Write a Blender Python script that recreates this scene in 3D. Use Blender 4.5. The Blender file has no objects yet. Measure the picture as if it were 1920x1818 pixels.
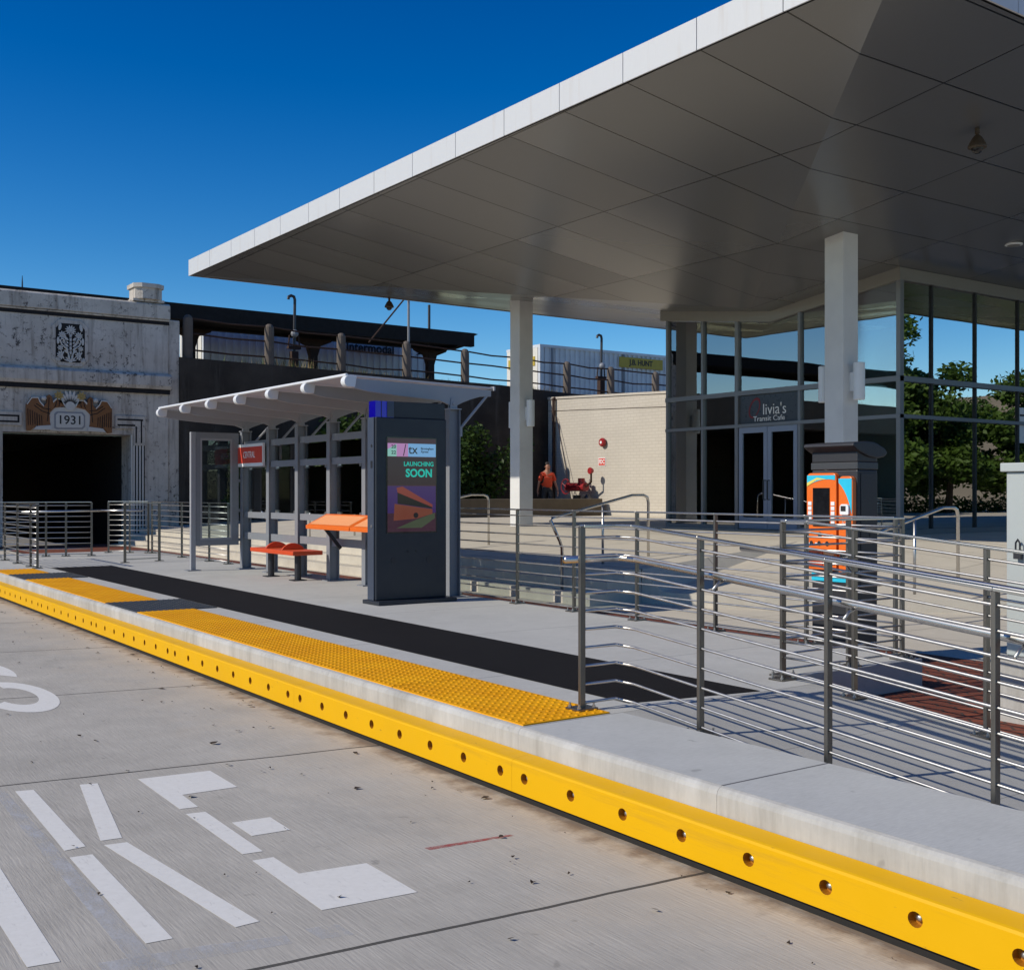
import bpy, math, random
from mathutils import Vector, Matrix
random.seed(7)
SC = bpy.context.scene
COL = SC.collection
R = math.radians
H = 1.61                      # eye height above the road
YAW = R(35.06)
FPX = 2102.0
_F = Vector((math.sin(YAW), math.cos(YAW), 0)); _R = Vector((math.cos(YAW), -math.sin(YAW), 0))

def at_y(px, py, Y):
    """a point measured on the photo, standing on the wall plane y = Y"""
    d = _F + _R*((px-960)/FPX) + Vector((0, 0, (922-py)/FPX))
    return Vector((0, 0, H)) + d*(Y/d.y)

# ---------------------------------------------------------------- materials
def ramp_node(nt, a, b):
    r = nt.nodes.new('ShaderNodeMapRange'); r.inputs[1].default_value = a; r.inputs[2].default_value = b
    return r
class Mat:
    def __init__(s, name):
        s.m = bpy.data.materials.new(name); s.m.use_nodes = True
        s.nt = s.m.node_tree; s.b = s.nt.nodes['Principled BSDF']; s.L = s.nt.links
        s.out = s.nt.nodes['Material Output']
        s.tc = s.nt.nodes.new('ShaderNodeNewGeometry')
        s.col = None; s.h = None
    def n(s, t): return s.nt.nodes.new(t)
    def pos(s, scale=(1, 1, 1), rot=(0, 0, 0)):
        mp = s.n('ShaderNodeMapping'); mp.inputs['Scale'].default_value = scale; mp.inputs['Rotation'].default_value = rot
        s.L.new(s.tc.outputs['Position'], mp.inputs[0]); return mp.outputs[0]
    def noise(s, scale, vec=None, detail=6, rough=.6, dist=0):
        n = s.n('ShaderNodeTexNoise'); n.inputs['Scale'].default_value = scale; n.inputs['Detail'].default_value = detail
        n.inputs['Roughness'].default_value = rough; n.inputs['Distortion'].default_value = dist
        s.L.new(vec if vec is not None else s.pos(), n.inputs['Vector']); return n.outputs['Fac']
    def rng(s, f, a, b, c=0., d=1.):
        r = ramp_node(s.nt, a, b); r.inputs[3].default_value = c; r.inputs[4].default_value = d
        s.L.new(f, r.inputs[0]); return r.outputs[0]
    def math(s, op, a, b=None):
        m = s.n('ShaderNodeMath'); m.operation = op
        for i, v in enumerate((a, b)):
            if v is None: continue
            if isinstance(v, (int, float)): m.inputs[i].default_value = v
            else: s.L.new(v, m.inputs[i])
        return m.outputs[0]
    def mix(s, f, a, b, mode='MIX'):
        m = s.n('ShaderNodeMix'); m.data_type = 'RGBA'; m.blend_type = mode
        if isinstance(f, (int, float)): m.inputs[0].default_value = f
        else: s.L.new(f, m.inputs[0])
        for i, v in ((6, a), (7, b)):
            if isinstance(v, (tuple, list)): m.inputs[i].default_value = (*v[:3], 1)
            else: s.L.new(v, m.inputs[i])
        return m.outputs[2]
    def base(s, c):
        if isinstance(c, (tuple, list)): s.b.inputs['Base Color'].default_value = (*c[:3], 1)
        else: s.L.new(c, s.b.inputs['Base Color'])
        return s
    def set(s, rough=None, metal=None, spec=None, coat=None):
        if rough is not None:
            if isinstance(rough, (int, float)): s.b.inputs['Roughness'].default_value = rough
            else: s.L.new(rough, s.b.inputs['Roughness'])
        if metal is not None: s.b.inputs['Metallic'].default_value = metal
        if spec is not None: s.b.inputs['Specular IOR Level'].default_value = spec
        if coat is not None: s.b.inputs['Coat Weight'].default_value = coat
        return s
    def bump(s, h, strength=.3, dist=.01):
        b = s.n('ShaderNodeBump'); b.inputs['Strength'].default_value = strength; b.inputs['Distance'].default_value = dist
        s.L.new(h, b.inputs['Height']); s.L.new(b.outputs[0], s.b.inputs['Normal']); return s
    def lines(s, axis, start, step, width):
        """1 on a joint line at start + k*step along an axis of the world position"""
        x = s.n('ShaderNodeSeparateXYZ'); s.L.new(s.tc.outputs['Position'], x.inputs[0])
        v = s.math('SUBTRACT', x.outputs['XYZ'.index(axis)], start - step/2)
        v = s.math('FLOORED_MODULO', v, step)
        v = s.math('ABSOLUTE', s.math('SUBTRACT', v, step/2))
        return s.math('LESS_THAN', v, width/2)

def simple(name, c, rough=.5, metal=0., var=.12, nscale=6., bump=0., bscale=80., spec=None):
    m = Mat(name)
    f = m.noise(nscale)
    m.base(m.mix(f, tuple(x*(1-var) for x in c), tuple(min(1, x*(1+var)) for x in c)))
    r = m.rng(m.noise(nscale*2.3), .3, .7, max(0, rough-.06), min(1, rough+.08))
    m.set(rough=r, metal=metal, spec=spec)
    if bump: m.bump(m.noise(bscale), bump, .004)
    return m.m

def concrete(name, c, streak=(1, 1, 1), dark=.7, bump=.25, spots=True, fine=120):
    m = Mat(name)
    big = m.noise(.55, detail=8, rough=.65)
    mid = m.noise(3.1, detail=8, rough=.7)
    fin = m.noise(fine, m.pos(streak), detail=3)
    c1 = m.mix(m.rng(big, .3, .72), tuple(x*dark for x in c), c)
    c2 = m.mix(m.rng(mid, .35, .7, 0, .45), c1, tuple(x*1.18 for x in c))
    c3 = m.mix(m.rng(fin, .3, .7, .0, .28), c2, tuple(x*.55 for x in c))
    if spots:
        sp = m.noise(9., detail=2)
        c3 = m.mix(m.rng(sp, .70, .76, 0, .5), c3, tuple(x*.45 for x in c))
    m.base(c3); m.set(rough=.85, spec=.3); m.bump(fin, bump, .004)
    return m

MT = {}
# road: broom-finished pale concrete with joints across the lane, brown dirt towards the kerb
m = concrete('road_concrete', (.51, .48, .422), streak=(.75, .05, 1), dark=.70, bump=.6)
x = m.n('ShaderNodeSeparateXYZ'); m.L.new(m.tc.outputs['Position'], x.inputs[0])
col = m.b.inputs['Base Color'].links[0].from_socket
near = m.rng(m.math('ADD', x.outputs[0], m.rng(m.noise(1.7, detail=8), .3, .7, -.5, .35)), 2.3, 3.5, 0, .6)
col = m.mix(near, col, (.56, .48, .37))
edge = m.rng(m.math('ADD', x.outputs[0], m.rng(m.noise(6, detail=8), .3, .7, -.12, .08)), 3.22, 3.38, 0, .8)
col = m.mix(edge, col, (.17, .115, .075))
wob = m.math('MULTIPLY', m.math('SUBTRACT', m.noise(1.3, detail=3), .5), .05)
yy = m.math('ADD', x.outputs[1], wob)
dm = None
for y0 in (-2.5, .45, 3.42, 6.33, 9.12, 11.9, 14.7, 17.5, 20.3, 23.2):
    d = m.math('ABSOLUTE', m.math('SUBTRACT', m.math('ADD', yy, m.math('MULTIPLY', m.math('SUBTRACT', x.outputs[0], 3.3), .035)), y0))
    l = m.math('LESS_THAN', d, .011)
    dm = l if dm is None else m.math('MAXIMUM', dm, l)
col = m.mix(m.math('MULTIPLY', dm, .85), col, (.03, .028, .025))
stain = m.noise(.9, m.pos((1, .35, 1)), detail=7, dist=.6)
col = m.mix(m.rng(stain, .58, .72, 0, .35), col, (.20, .19, .175))
m.base(col); MT['road'] = m.m
m = concrete('platform_concrete', (.50, .495, .465), streak=(.1, 1, 1), dark=.86, bump=.2, spots=False)
col = m.b.inputs['Base Color'].links[0].from_socket
col = m.mix(m.math('MULTIPLY', m.lines('Y', .45, 1.98, .012), .7), col, (.13, .13, .13))
m.base(col); col = m.b.inputs['Base Color'].links[0].from_socket
col = m.mix(m.rng(m.noise(1.1, m.pos((1, .5, 1)), detail=8, rough=.68), .50, .68, 0, .30), col, (.33, .325, .31)); col = m.mix(m.rng(m.noise(13, detail=2), .72, .76, 0, .35), col, (.2, .2, .19)); m.base(col)
MT['platform'] = m.m
m = concrete('slab_concrete', (.495, .50, .485), streak=(.15, 1, 1), dark=.88, bump=.3, spots=True)
col = m.b.inputs['Base Color'].links[0].from_socket
col = m.mix(m.math('MULTIPLY', m.lines('Y', 4.93, 1.48, .014), .85), col, (.05, .05, .06))
m.base(col); MT['slab'] = m.m
m = concrete('kerb_concrete', (.50, .485, .455), streak=(1, 1, .12), dark=.66, bump=.45, fine=45)
col = m.b.inputs['Base Color'].links[0].from_socket
col = m.mix(m.rng(m.noise(7, m.pos((1, 1, .10)), detail=8, rough=.7), .50, .70, 0, .5), col, (.25, .235, .205)); col = m.mix(m.rng(m.noise(2.2, m.pos((1, 1, .5)), detail=6), .55, .7, 0, .5), col, (.60, .59, .57)); m.base(col)
MT['kerb'] = m.m
MT['ramp'] = concrete('ramp_concrete', (.40, .395, .375), dark=.82, bump=.35).m
m = concrete('plaza_concrete', (.60, .545, .45), dark=.84, bump=.2)
col = m.b.inputs['Base Color'].links[0].from_socket
col = m.mix(m.math('MULTIPLY', m.math('MAXIMUM', m.lines('X', 10.1, 1.55, .02), m.lines('Y', 0, 1.85, .02)), .6), col, (.16, .14, .11))
m.base(col); MT['plaza'] = m.m
MT['step'] = concrete('step_concrete', (.60, .55, .46), dark=.72, bump=.3).m
MT['strip'] = concrete('dark_strip_concrete', (.019, .018, .0185), streak=(.1, 1, 1), dark=.7, bump=.3, spots=False).set(spec=.08).m
def brick(name, c1, c2, mortar, scale, bw, rh, rot=(0, 0, 0), msize=.012, rough=.85, bumps=.4):
    m = Mat(name)
    b = m.n('ShaderNodeTexBrick'); b.inputs['Scale'].default_value = scale
    b.inputs['Brick Width'].default_value = bw; b.inputs['Row Height'].default_value = rh
    b.inputs['Mortar Size'].default_value = msize; b.inputs['Color1'].default_value = (*c1, 1); b.inputs['Color2'].default_value = (*c2, 1)
    b.inputs['Mortar'].default_value = (*mortar, 1)
    m.L.new(m.pos(rot=rot), b.inputs['Vector'])
    n = m.noise(5)
    m.base(m.mix(m.rng(n, .3, .7, 0, .35), b.outputs['Color'], tuple(x*.55 for x in c1)))
    m.set(rough=rough, spec=.3); m.bump(b.outputs['Fac'], -bumps, .006)
    return m.m
MT['brick_paving'] = brick('red_brick_paving', (.25, .068, .036), (.17, .05, .03), (.05, .042, .036), 1, .21, .105, rot=(0, 0, R(45)), msize=.01)
def brickx(name, c1, c2, mortar, scale, bw, rh, rot=None, msize=.012, rough=.85, bumps=.4):
    m = Mat(name); x = m.n('ShaderNodeSeparateXYZ'); m.L.new(m.tc.outputs['Position'], x.inputs[0]); cb = m.n('ShaderNodeCombineXYZ')
    m.L.new(x.outputs[1], cb.inputs[0]); m.L.new(x.outputs[2], cb.inputs[1])
    b = m.n('ShaderNodeTexBrick'); b.inputs['Scale'].default_value = scale; b.inputs['Brick Width'].default_value = bw; b.inputs['Row Height'].default_value = rh
    b.inputs['Mortar Size'].default_value = msize; b.inputs['Color1'].default_value = (*c1, 1); b.inputs['Color2'].default_value = (*c2, 1); b.inputs['Mortar'].default_value = (*mortar, 1)
    m.L.new(cb.outputs[0], b.inputs['Vector'])
    c = m.mix(m.rng(m.noise(1.2, detail=7), .4, .75, 0, .25), b.outputs['Color'], tuple(q*.6 for q in c1)); m.base(c); m.set(rough=rough, spec=.3); m.bump(b.outputs['Fac'], -bumps, .006)
    return m.m
# beige painted brick on a wall facing -x: brick rows follow z
MT['beige_brick'] = brickx('beige_painted_brick', (.53, .485, .415), (.51, .465, .40), (.455, .41, .345), 1, .30, .105, rot=(R(90), 0, R(90)), msize=.012, bumps=.5)
# weathered render of the portal
m = Mat('weathered_paint')
big = m.noise(.8, detail=8, rough=.7)
c = m.mix(m.rng(big, .35, .7), (.47, .43, .375), (.64, .60, .54))
run = m.noise(2.6, m.pos((1.6, 1.6, .13)), detail=9, rough=.72)
c = m.mix(m.rng(run, .49, .68, 0, .8), c, (.17, .145, .12))
pk = m.math('MULTIPLY', m.rng(m.noise(6.5, detail=10, rough=.8, dist=.3), .55, .59), m.rng(m.noise(.9, detail=4), .42, .58))
c = m.mix(m.math('MULTIPLY', pk, .9), c, (.045, .04, .04))
m.base(c); m.set(rough=.9, spec=.2); m.bump(m.noise(14, detail=8), .4, .02); MT['portal'] = m.m
m = Mat('stained_retaining_wall')
c = m.mix(m.rng(m.noise(.7, detail=8), .3, .7), (.028, .025, .022), (.078, .067, .056))
run = m.noise(1.6, m.pos((1.5, 1, .14)), detail=8, rough=.72)
c = m.mix(m.rng(run, .54, .72, 0, .6), c, (.12, .112, .10))
m.base(c); m.set(rough=.95, spec=.15); m.bump(m.noise(9, detail=8), .5, .03); MT['retain'] = m.m
MT['low_wall'] = concrete('low_wall_concrete', (.18, .145, .105), streak=(1, 1, .1), dark=.6).m
m = Mat('yellow_bumper_plastic')
c = m.mix(m.noise(1.5), (.69, .37, .001), (.77, .415, .001)); c = m.mix(m.rng(m.noise(3.5, m.pos((1, .12, 2.2)), detail=9, rough=.75), .57, .72, 0, .35), c, (.36, .20, .03))
c = m.mix(m.rng(m.noise(40, m.pos((1, .25, 1)), detail=4), .69, .74, 0, .5), c, (.22, .13, .04)); m.base(c); m.set(rough=m.rng(m.noise(6, detail=5), .3, .7, .40, .62), spec=.18); MT['yellow'] = m.m
MT['hole'] = simple('bumper_hole_plastic', (.40, .15, .004), .5, 0, .1)
MT['rubber_and_gap_black'] = simple('rubber_and_gap_black', (.012, .011, .010), .8)  # rubber of the cone base, also the near-black of shaded gaps
m = Mat('yellow_tactile')
c = m.mix(m.rng(m.noise(2.5, detail=7), .35, .7), (.72, .31, .002), (.82, .39, .004)); c = m.mix(m.rng(m.noise(14, detail=5), .6, .75, 0, .4), c, (.45, .26, .05))
m.base(c); m.set(rough=.7, spec=.15); MT['tactile'] = m.m
MT['tactile_dark'] = simple('dark_tactile', (.022, .030, .038), .6, 0, .2, 12)
# stainless steel with brushed grain and handling marks
m = Mat('stainless_steel')
m.base(m.mix(m.noise(7), (.52, .50, .47), (.66, .64, .61))); m.set(rough=.27, metal=1)
MT['steel_tube'] = m.m
m = Mat('brushed_steel_rod')
m.base(m.mix(m.noise(7), (.46, .445, .42), (.63, .61, .585))); m.set(rough=m.rng(m.noise(30, m.pos((1, 1, .15))), .3, .7, .34, .46), metal=1)
MT['steel'] = m.m
m = Mat('steel_post'); m.base(m.mix(m.noise(5), (.17, .155, .138), (.25, .23, .205))); m.set(rough=m.rng(m.noise(40, m.pos((1, 1, .1))), .3, .7, .30, .46), metal=1)
MT['steel_post'] = m.m
MT['galv'] = simple('grey_painted_steel', (.215, .225, .245), .45, .0, .1, 9, .05)
MT['galv_light'] = simple('pale_grey_painted_steel', (.33, .335, .355), .42, .0, .06, 5, .04)
m = Mat('translucent_roof_panel')
m.base(m.mix(m.noise(3, detail=6), (.60, .585, .61), (.72, .70, .72))); m.set(rough=.35)
m.b.inputs['Subsurface Weight'].default_value = 0
tr = m.n('ShaderNodeBsdfTranslucent'); tr.inputs[0].default_value = (.62, .58, .60, 1)
ms = m.n('ShaderNodeMixShader'); ms.inputs[0].default_value = .30
m.L.new(m.b.outputs[0], ms.inputs[1]); m.L.new(tr.outputs[0], ms.inputs[2]); m.L.new(ms.outputs[0], m.out.inputs[0]); MT['roofpanel'] = m.m
MT['white_cap'] = simple('white_plastic', (.72, .73, .74), .35, 0, .05)
MT['kiosk'] = simple('dark_grey_powder_coat', (.018, .022, .030), .42, .0, .12, 4, .12, 300)
MT['kiosk_side_lit'] = simple('sky_lit_powder_coat', (.050, .063, .092), .4, .0, .1, 4, .12, 300)  # kiosk coat lightened and blued: sky light on the street side, put into the colour
MT['tvm'] = simple('black_textured_steel', (.026, .026, .030), .45, .1, .2, 25, .2, 260)
MT['tvm_pale'] = simple('grey_black_steel', (.055, .058, .062), .4, .2, .12, 25, .1, 260)
MT['orange'] = simple('orange_paint', (.80, .15, .012), .35, 0, .05, 3)
MT['orange_red'] = simple('red_orange_seat', (.62, .070, .014), .4, 0, .08, 3)
MT['orange_pale'] = simple('perforated_orange', (.80, .33, .14), .5, 0, .06, 40)
MT['cyan'] = simple('cyan_print', (.02, .50, .70), .4)
MT['print_yellow'] = simple('yellow_print', (.75, .62, .12), .4)
MT['white'] = simple('white_print', (.78, .78, .78), .5, 0, .06)
MT['black'] = simple('black_print', (.012, .012, .014), .5)
MT['screen_black'] = simple('black_glass', (.008, .008, .010), .12)
MT['red'] = simple('red_sign', (.62, .060, .035), .4, 0, .06)
MT['fire_red'] = simple('red_valve_paint', (.30, .018, .022), .4)
MT['dark_red'] = simple('dark_red_letter', (.18, .012, .02), .5)
m = Mat('white_column_paint'); m.base(m.mix(m.rng(m.noise(1.8, detail=7), .3, .75), (.60, .595, .585), (.70, .695, .68))); m.set(rough=.6); m.bump(m.noise(40), .06, .004); MT['column'] = m.m
m = Mat('white_fascia_panel')
c = m.mix(m.noise(20, m.pos((0, 6, .3)), detail=5), (.52, .525, .53), (.59, .59, .59))
c = m.mix(m.rng(m.noise(4, m.pos((0, 1.4, .12)), detail=6), .57, .74, 0, .5), c, (.46, .41, .36))
m.base(c); m.set(rough=.45); MT['fascia'] = m.m
# soffit: grey metal panels with a joint grid in plan
m = Mat('soffit_panel')
j = m.math('MAXIMUM', m.lines('X', 8.97, 2.735, .022), m.lines('Y', 7.86, 1.2418, .022))
c = m.mix(m.noise(.12, detail=2), (.20, .202, .204), (.225, .227, .23))
x = m.n('ShaderNodeSeparateXYZ'); m.L.new(m.tc.outputs['Position'], x.inputs[0]); cb = m.n('ShaderNodeCombineXYZ')
for i_, st, sp_ in ((0, 8.97, 2.735), (1, 7.86, 1.2418)): m.L.new(m.math('FLOOR', m.math('DIVIDE', m.math('SUBTRACT', x.outputs[i_], st), sp_)), cb.inputs[i_])
wn = m.n('ShaderNodeTexWhiteNoise'); m.L.new(cb.outputs[0], wn.inputs['Vector'])      # each panel has its own tone, tilt and gloss
c = m.mix(m.rng(wn.outputs['Value'], 0, 1, 0, .30), c, (.15, .148, .145))
m.base(m.mix(j, c, (.015, .015, .015))); m.set(rough=m.rng(wn.outputs['Value'], 0, 1, .21, .33), metal=.5, spec=.5)
vm = m.n('ShaderNodeVectorMath'); vm.operation = 'SUBTRACT'; m.L.new(wn.outputs['Color'], vm.inputs[0]); vm.inputs[1].default_value = (.5, .5, .5)
vs_ = m.n('ShaderNodeVectorMath'); vs_.operation = 'SCALE'; m.L.new(vm.outputs[0], vs_.inputs[0]); vs_.inputs['Scale'].default_value = .018
va = m.n('ShaderNodeVectorMath'); va.operation = 'ADD'; m.L.new(vs_.outputs[0], va.inputs[0]); m.L.new(m.tc.outputs['Normal'], va.inputs[1])
vn = m.n('ShaderNodeVectorMath'); vn.operation = 'NORMALIZE'; m.L.new(va.outputs[0], vn.inputs[0]); m.L.new(vn.outputs[0], m.b.inputs['Normal']); MT['soffit'] = m.m
MT['frame'] = simple('aluminium_frame', (.22, .225, .235), .38, .35, .08, 4)
MT['band'] = simple('pale_window_band', (.25, .24, .215), .5, .1, .06, 4)
MT['frame_dark'] = simple('dark_gasket', (.02, .022, .024), .5)
MT['door_frame'] = simple('blue_grey_door_frame', (.26, .30, .39), .35, .2, .06, 4)
def glass(name, tint, ior=1.55, refl=1.0, extra=.06):
    m = Mat(name)
    t = m.n('ShaderNodeBsdfTransparent'); t.inputs[0].default_value = (*tint, 1)
    g = m.n('ShaderNodeBsdfGlossy'); g.inputs['Color'].default_value = (refl, refl, refl, 1); g.inputs['Roughness'].default_value = .004
    nb = m.n('ShaderNodeBump'); nb.inputs['Strength'].default_value = .05; nb.inputs['Distance'].default_value = .02
    m.L.new(m.noise(.9, detail=1), nb.inputs['Height']); m.L.new(nb.outputs[0], g.inputs['Normal'])
    fr = m.n('ShaderNodeFresnel'); fr.inputs['IOR'].default_value = ior
    f = m.math('ADD', m.math('MULTIPLY', fr.outputs[0], 1.35), extra)
    ms = m.n('ShaderNodeMixShader'); m.L.new(f, ms.inputs[0]); m.L.new(t.outputs[0], ms.inputs[1]); m.L.new(g.outputs[0], ms.inputs[2])
    m.L.new(ms.outputs[0], m.out.inputs[0]); m.nt.nodes.remove(m.b); return m.m
MT['glass'] = glass('tinted_glass', (.56, .70, .68), 1.7, .95, .52)
MT['street_glass'] = glass('street_side_glass', (.70, .82, .82), 1.6, .95, .20)
MT['clear_glass'] = glass('clear_glass', (.78, .84, .83), 1.45, .9, .0)
MT['sheet_glass'] = glass('shelter_glass', (.78, .83, .82), 1.5, .9, .02)
MT['spandrel'] = simple('grey_spandrel', (.055, .060, .070), .3, .1, .06)
MT['interior_wall'] = simple('interior_wall', (.34, .37, .36), .7)
MT['interior_floor'] = simple('interior_floor', (.40, .38, .34), .3)
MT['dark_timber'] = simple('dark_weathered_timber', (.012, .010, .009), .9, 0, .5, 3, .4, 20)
MT['rust'] = simple('rusted_iron', (.050, .026, .018), .85, .2, .5, 9, .3, 40)
MT['post_concrete'] = concrete('old_post_concrete', (.17, .14, .115), dark=.5, bump=.6).m
m = Mat('painted_metal_container')
wv = m.n('ShaderNodeTexWave'); wv.inputs['Scale'].default_value = 1.25; wv.inputs['Distortion'].default_value = 0; wv.bands_direction = 'X'
m.L.new(m.pos(), wv.inputs['Vector'])
c = m.mix(m.rng(m.noise(1.5, detail=7), .3, .7), (.55, .565, .59), (.68, .69, .71))
m.base(c); m.set(rough=.5, metal=.2); MT['container'] = m.m
MT['container_end'] = simple('white_container_door', (.66, .63, .56), .55, 0, .12, 3)
MT['sign_yellow'] = simple('yellow_placard', (.46, .33, .03), .5)
m = Mat('leaf'); i = m.n('ShaderNodeObjectInfo')
c = m.mix(m.rng(m.noise(1.1, detail=4), .3, .7), (.045, .095, .014), (.105, .175, .03)); m.base(c); m.set(rough=.55, spec=.3)
tr = m.n('ShaderNodeBsdfTranslucent'); m.L.new(c, tr.inputs[0]); ms = m.n('ShaderNodeMixShader'); ms.inputs[0].default_value = .3
m.L.new(m.b.outputs[0], ms.inputs[1]); m.L.new(tr.outputs[0], ms.inputs[2]); m.L.new(ms.outputs[0], m.out.inputs[0]); MT['leaf'] = m.m
m = Mat('dark_leaf'); c = m.mix(m.rng(m.noise(1.6, detail=4), .3, .7), (.014, .036, .007), (.06, .105, .018)); m.base(c); m.set(rough=.55, spec=.25)
tr = m.n('ShaderNodeBsdfTranslucent'); m.L.new(c, tr.inputs[0]); ms = m.n('ShaderNodeMixShader'); ms.inputs[0].default_value = .25
m.L.new(m.b.outputs[0], ms.inputs[1]); m.L.new(tr.outputs[0], ms.inputs[2]); m.L.new(ms.outputs[0], m.out.inputs[0]); MT['dark_leaf'] = m.m
MT['bark'] = simple('bark', (.07, .05, .035), .9, 0, .4, 8, .6, 20)
MT['dry_weed'] = simple('dry_weed', (.26, .19, .09), .8, 0, .4, 8)
MT['green_weed'] = simple('green_weed', (.12, .17, .03), .7, 0, .4, 8)
m = Mat('road_paint')
c = m.mix(m.noise(30, detail=6), (.66, .645, .60), (.80, .785, .74)); c = m.mix(m.rng(m.noise(60, m.pos((1, .2, 1)), detail=5), .60, .72, 0, .35), c, (.36, .35, .33))
m.base(c); m.set(rough=.8); MT['paint'] = m.m
m = Mat('faint_overspray')
t = m.n('ShaderNodeBsdfTransparent'); ms = m.n('ShaderNodeMixShader'); m.L.new(m.rng(m.noise(14, m.pos((1, .4, 1)), detail=8, rough=.7),   .36, .66, 0, .75), ms.inputs[0])
m.base((.62, .62, .62)); m.L.new(t.outputs[0], ms.inputs[1]); m.L.new(m.b.outputs[0], ms.inputs[2]); m.L.new(ms.outputs[0], m.out.inputs[0]); MT['overspray'] = m.m
m = Mat('faint_red_spray')
t = m.n('ShaderNodeBsdfTransparent'); ms = m.n('ShaderNodeMixShader'); m.L.new(m.rng(m.noise(25, detail=6, rough=.7), .35, .65, .1, .8), ms.inputs[0])
m.base((.45, .05, .05)); m.L.new(t.outputs[0], ms.inputs[1]); m.L.new(m.b.outputs[0], ms.inputs[2]); m.L.new(ms.outputs[0], m.out.inputs[0]); MT['redspray'] = m.m
MT['dead_leaf'] = simple('dead_leaf', (.035, .020, .010), .9)
MT['soil'] = simple('dry_ground', (.20, .165, .11), .95, 0, .3, .4, .3, 8)
MT['asphalt'] = simple('asphalt', (.06, .058, .055), .9, 0, .2, 2, .3, 60)
MT['eagle'] = simple('brown_glazed_tile', (.20, .075, .020), .4, 0, .35, 9, .6, 25)
MT['relief_pale'] = simple('pale_glazed_tile', (.55, .54, .50), .5, 0, .12, 8)
MT['relief_grey'] = simple('grey_glazed_tile', (.25, .26, .28), .5, 0, .12, 8)
MT['relief_gold'] = simple('ochre_glazed_tile', (.42, .29, .09), .5, 0, .2, 8)
MT['near_black'] = simple('near_black_fill', (.012, .012, .014), .9)  # flat near-black for strips under courses, flute gaps and line work
MT['cabinet'] = simple('pale_green_grey_cabinet', (.40, .43, .42), .45, 0, .05, 2, .04)
MT['camera_grey'] = simple('weathered_camera_housing', (.075, .055, .038), .5, .2, .3, 20)
MT['skin'] = simple('skin', (.36, .17, .11), .55)
MT['hair'] = simple('dark_hair', (.030, .022, .018), .6)
MT['shirt'] = simple('orange_red_polo', (.66, .065, .022), .8, 0, .12, 8)
MT['trousers'] = simple('charcoal_trousers', (.030, .032, .038), .85, 0, .2, 10)
MT['shoe'] = simple('black_shoe', (.012, .012, .012), .5)
MT['cone'] = simple('orange_cone', (.70, .12, .02), .5)
MT['poster'] = simple('pale_green_poster', (.24, .36, .34), .6)
def emis(name, c, s):
    m = Mat(name); m.base(tuple(x*.3 for x in c)); m.set(rough=.12)
    m.b.inputs['Emission Color'].default_value = (*c, 1); m.b.inputs['Emission Strength'].default_value = s; return m.m
MT['scr_maroon'] = emis('screen_maroon', (.06, .018, .040), .45)
MT['scr_dark'] = emis('screen_dark', (.030, .012, .030), .45)
MT['scr_pink'] = emis('screen_lilac', (.42, .20, .42), .8)
MT['scr_blue'] = emis('screen_light_blue', (.16, .36, .62), .8)
MT['scr_mint'] = emis('screen_mint', (.22, .48, .42), .8)
MT['scr_teal'] = emis('screen_teal', (.0, .45, .36), .8)
MT['scr_purple'] = emis('screen_purple', (.055, .020, .16), .45)
MT['scr_orange'] = emis('screen_rust_orange', (.24, .060, .035), .45)
MT['scr_red'] = emis('screen_red', (.30, .055, .045), .45)
MT['scr_green'] = emis('screen_green', (.075, .10, .055), .45)
MT['scr_ink'] = emis('screen_ink', (.006, .006, .012), .5)
MT['blue_lamp'] = emis('blue_lamp_lens', (.006, .003, .30), .6)
MT['lens_dark'] = simple('dark_blue_lens', (.008, .004, .06), .15)

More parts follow.
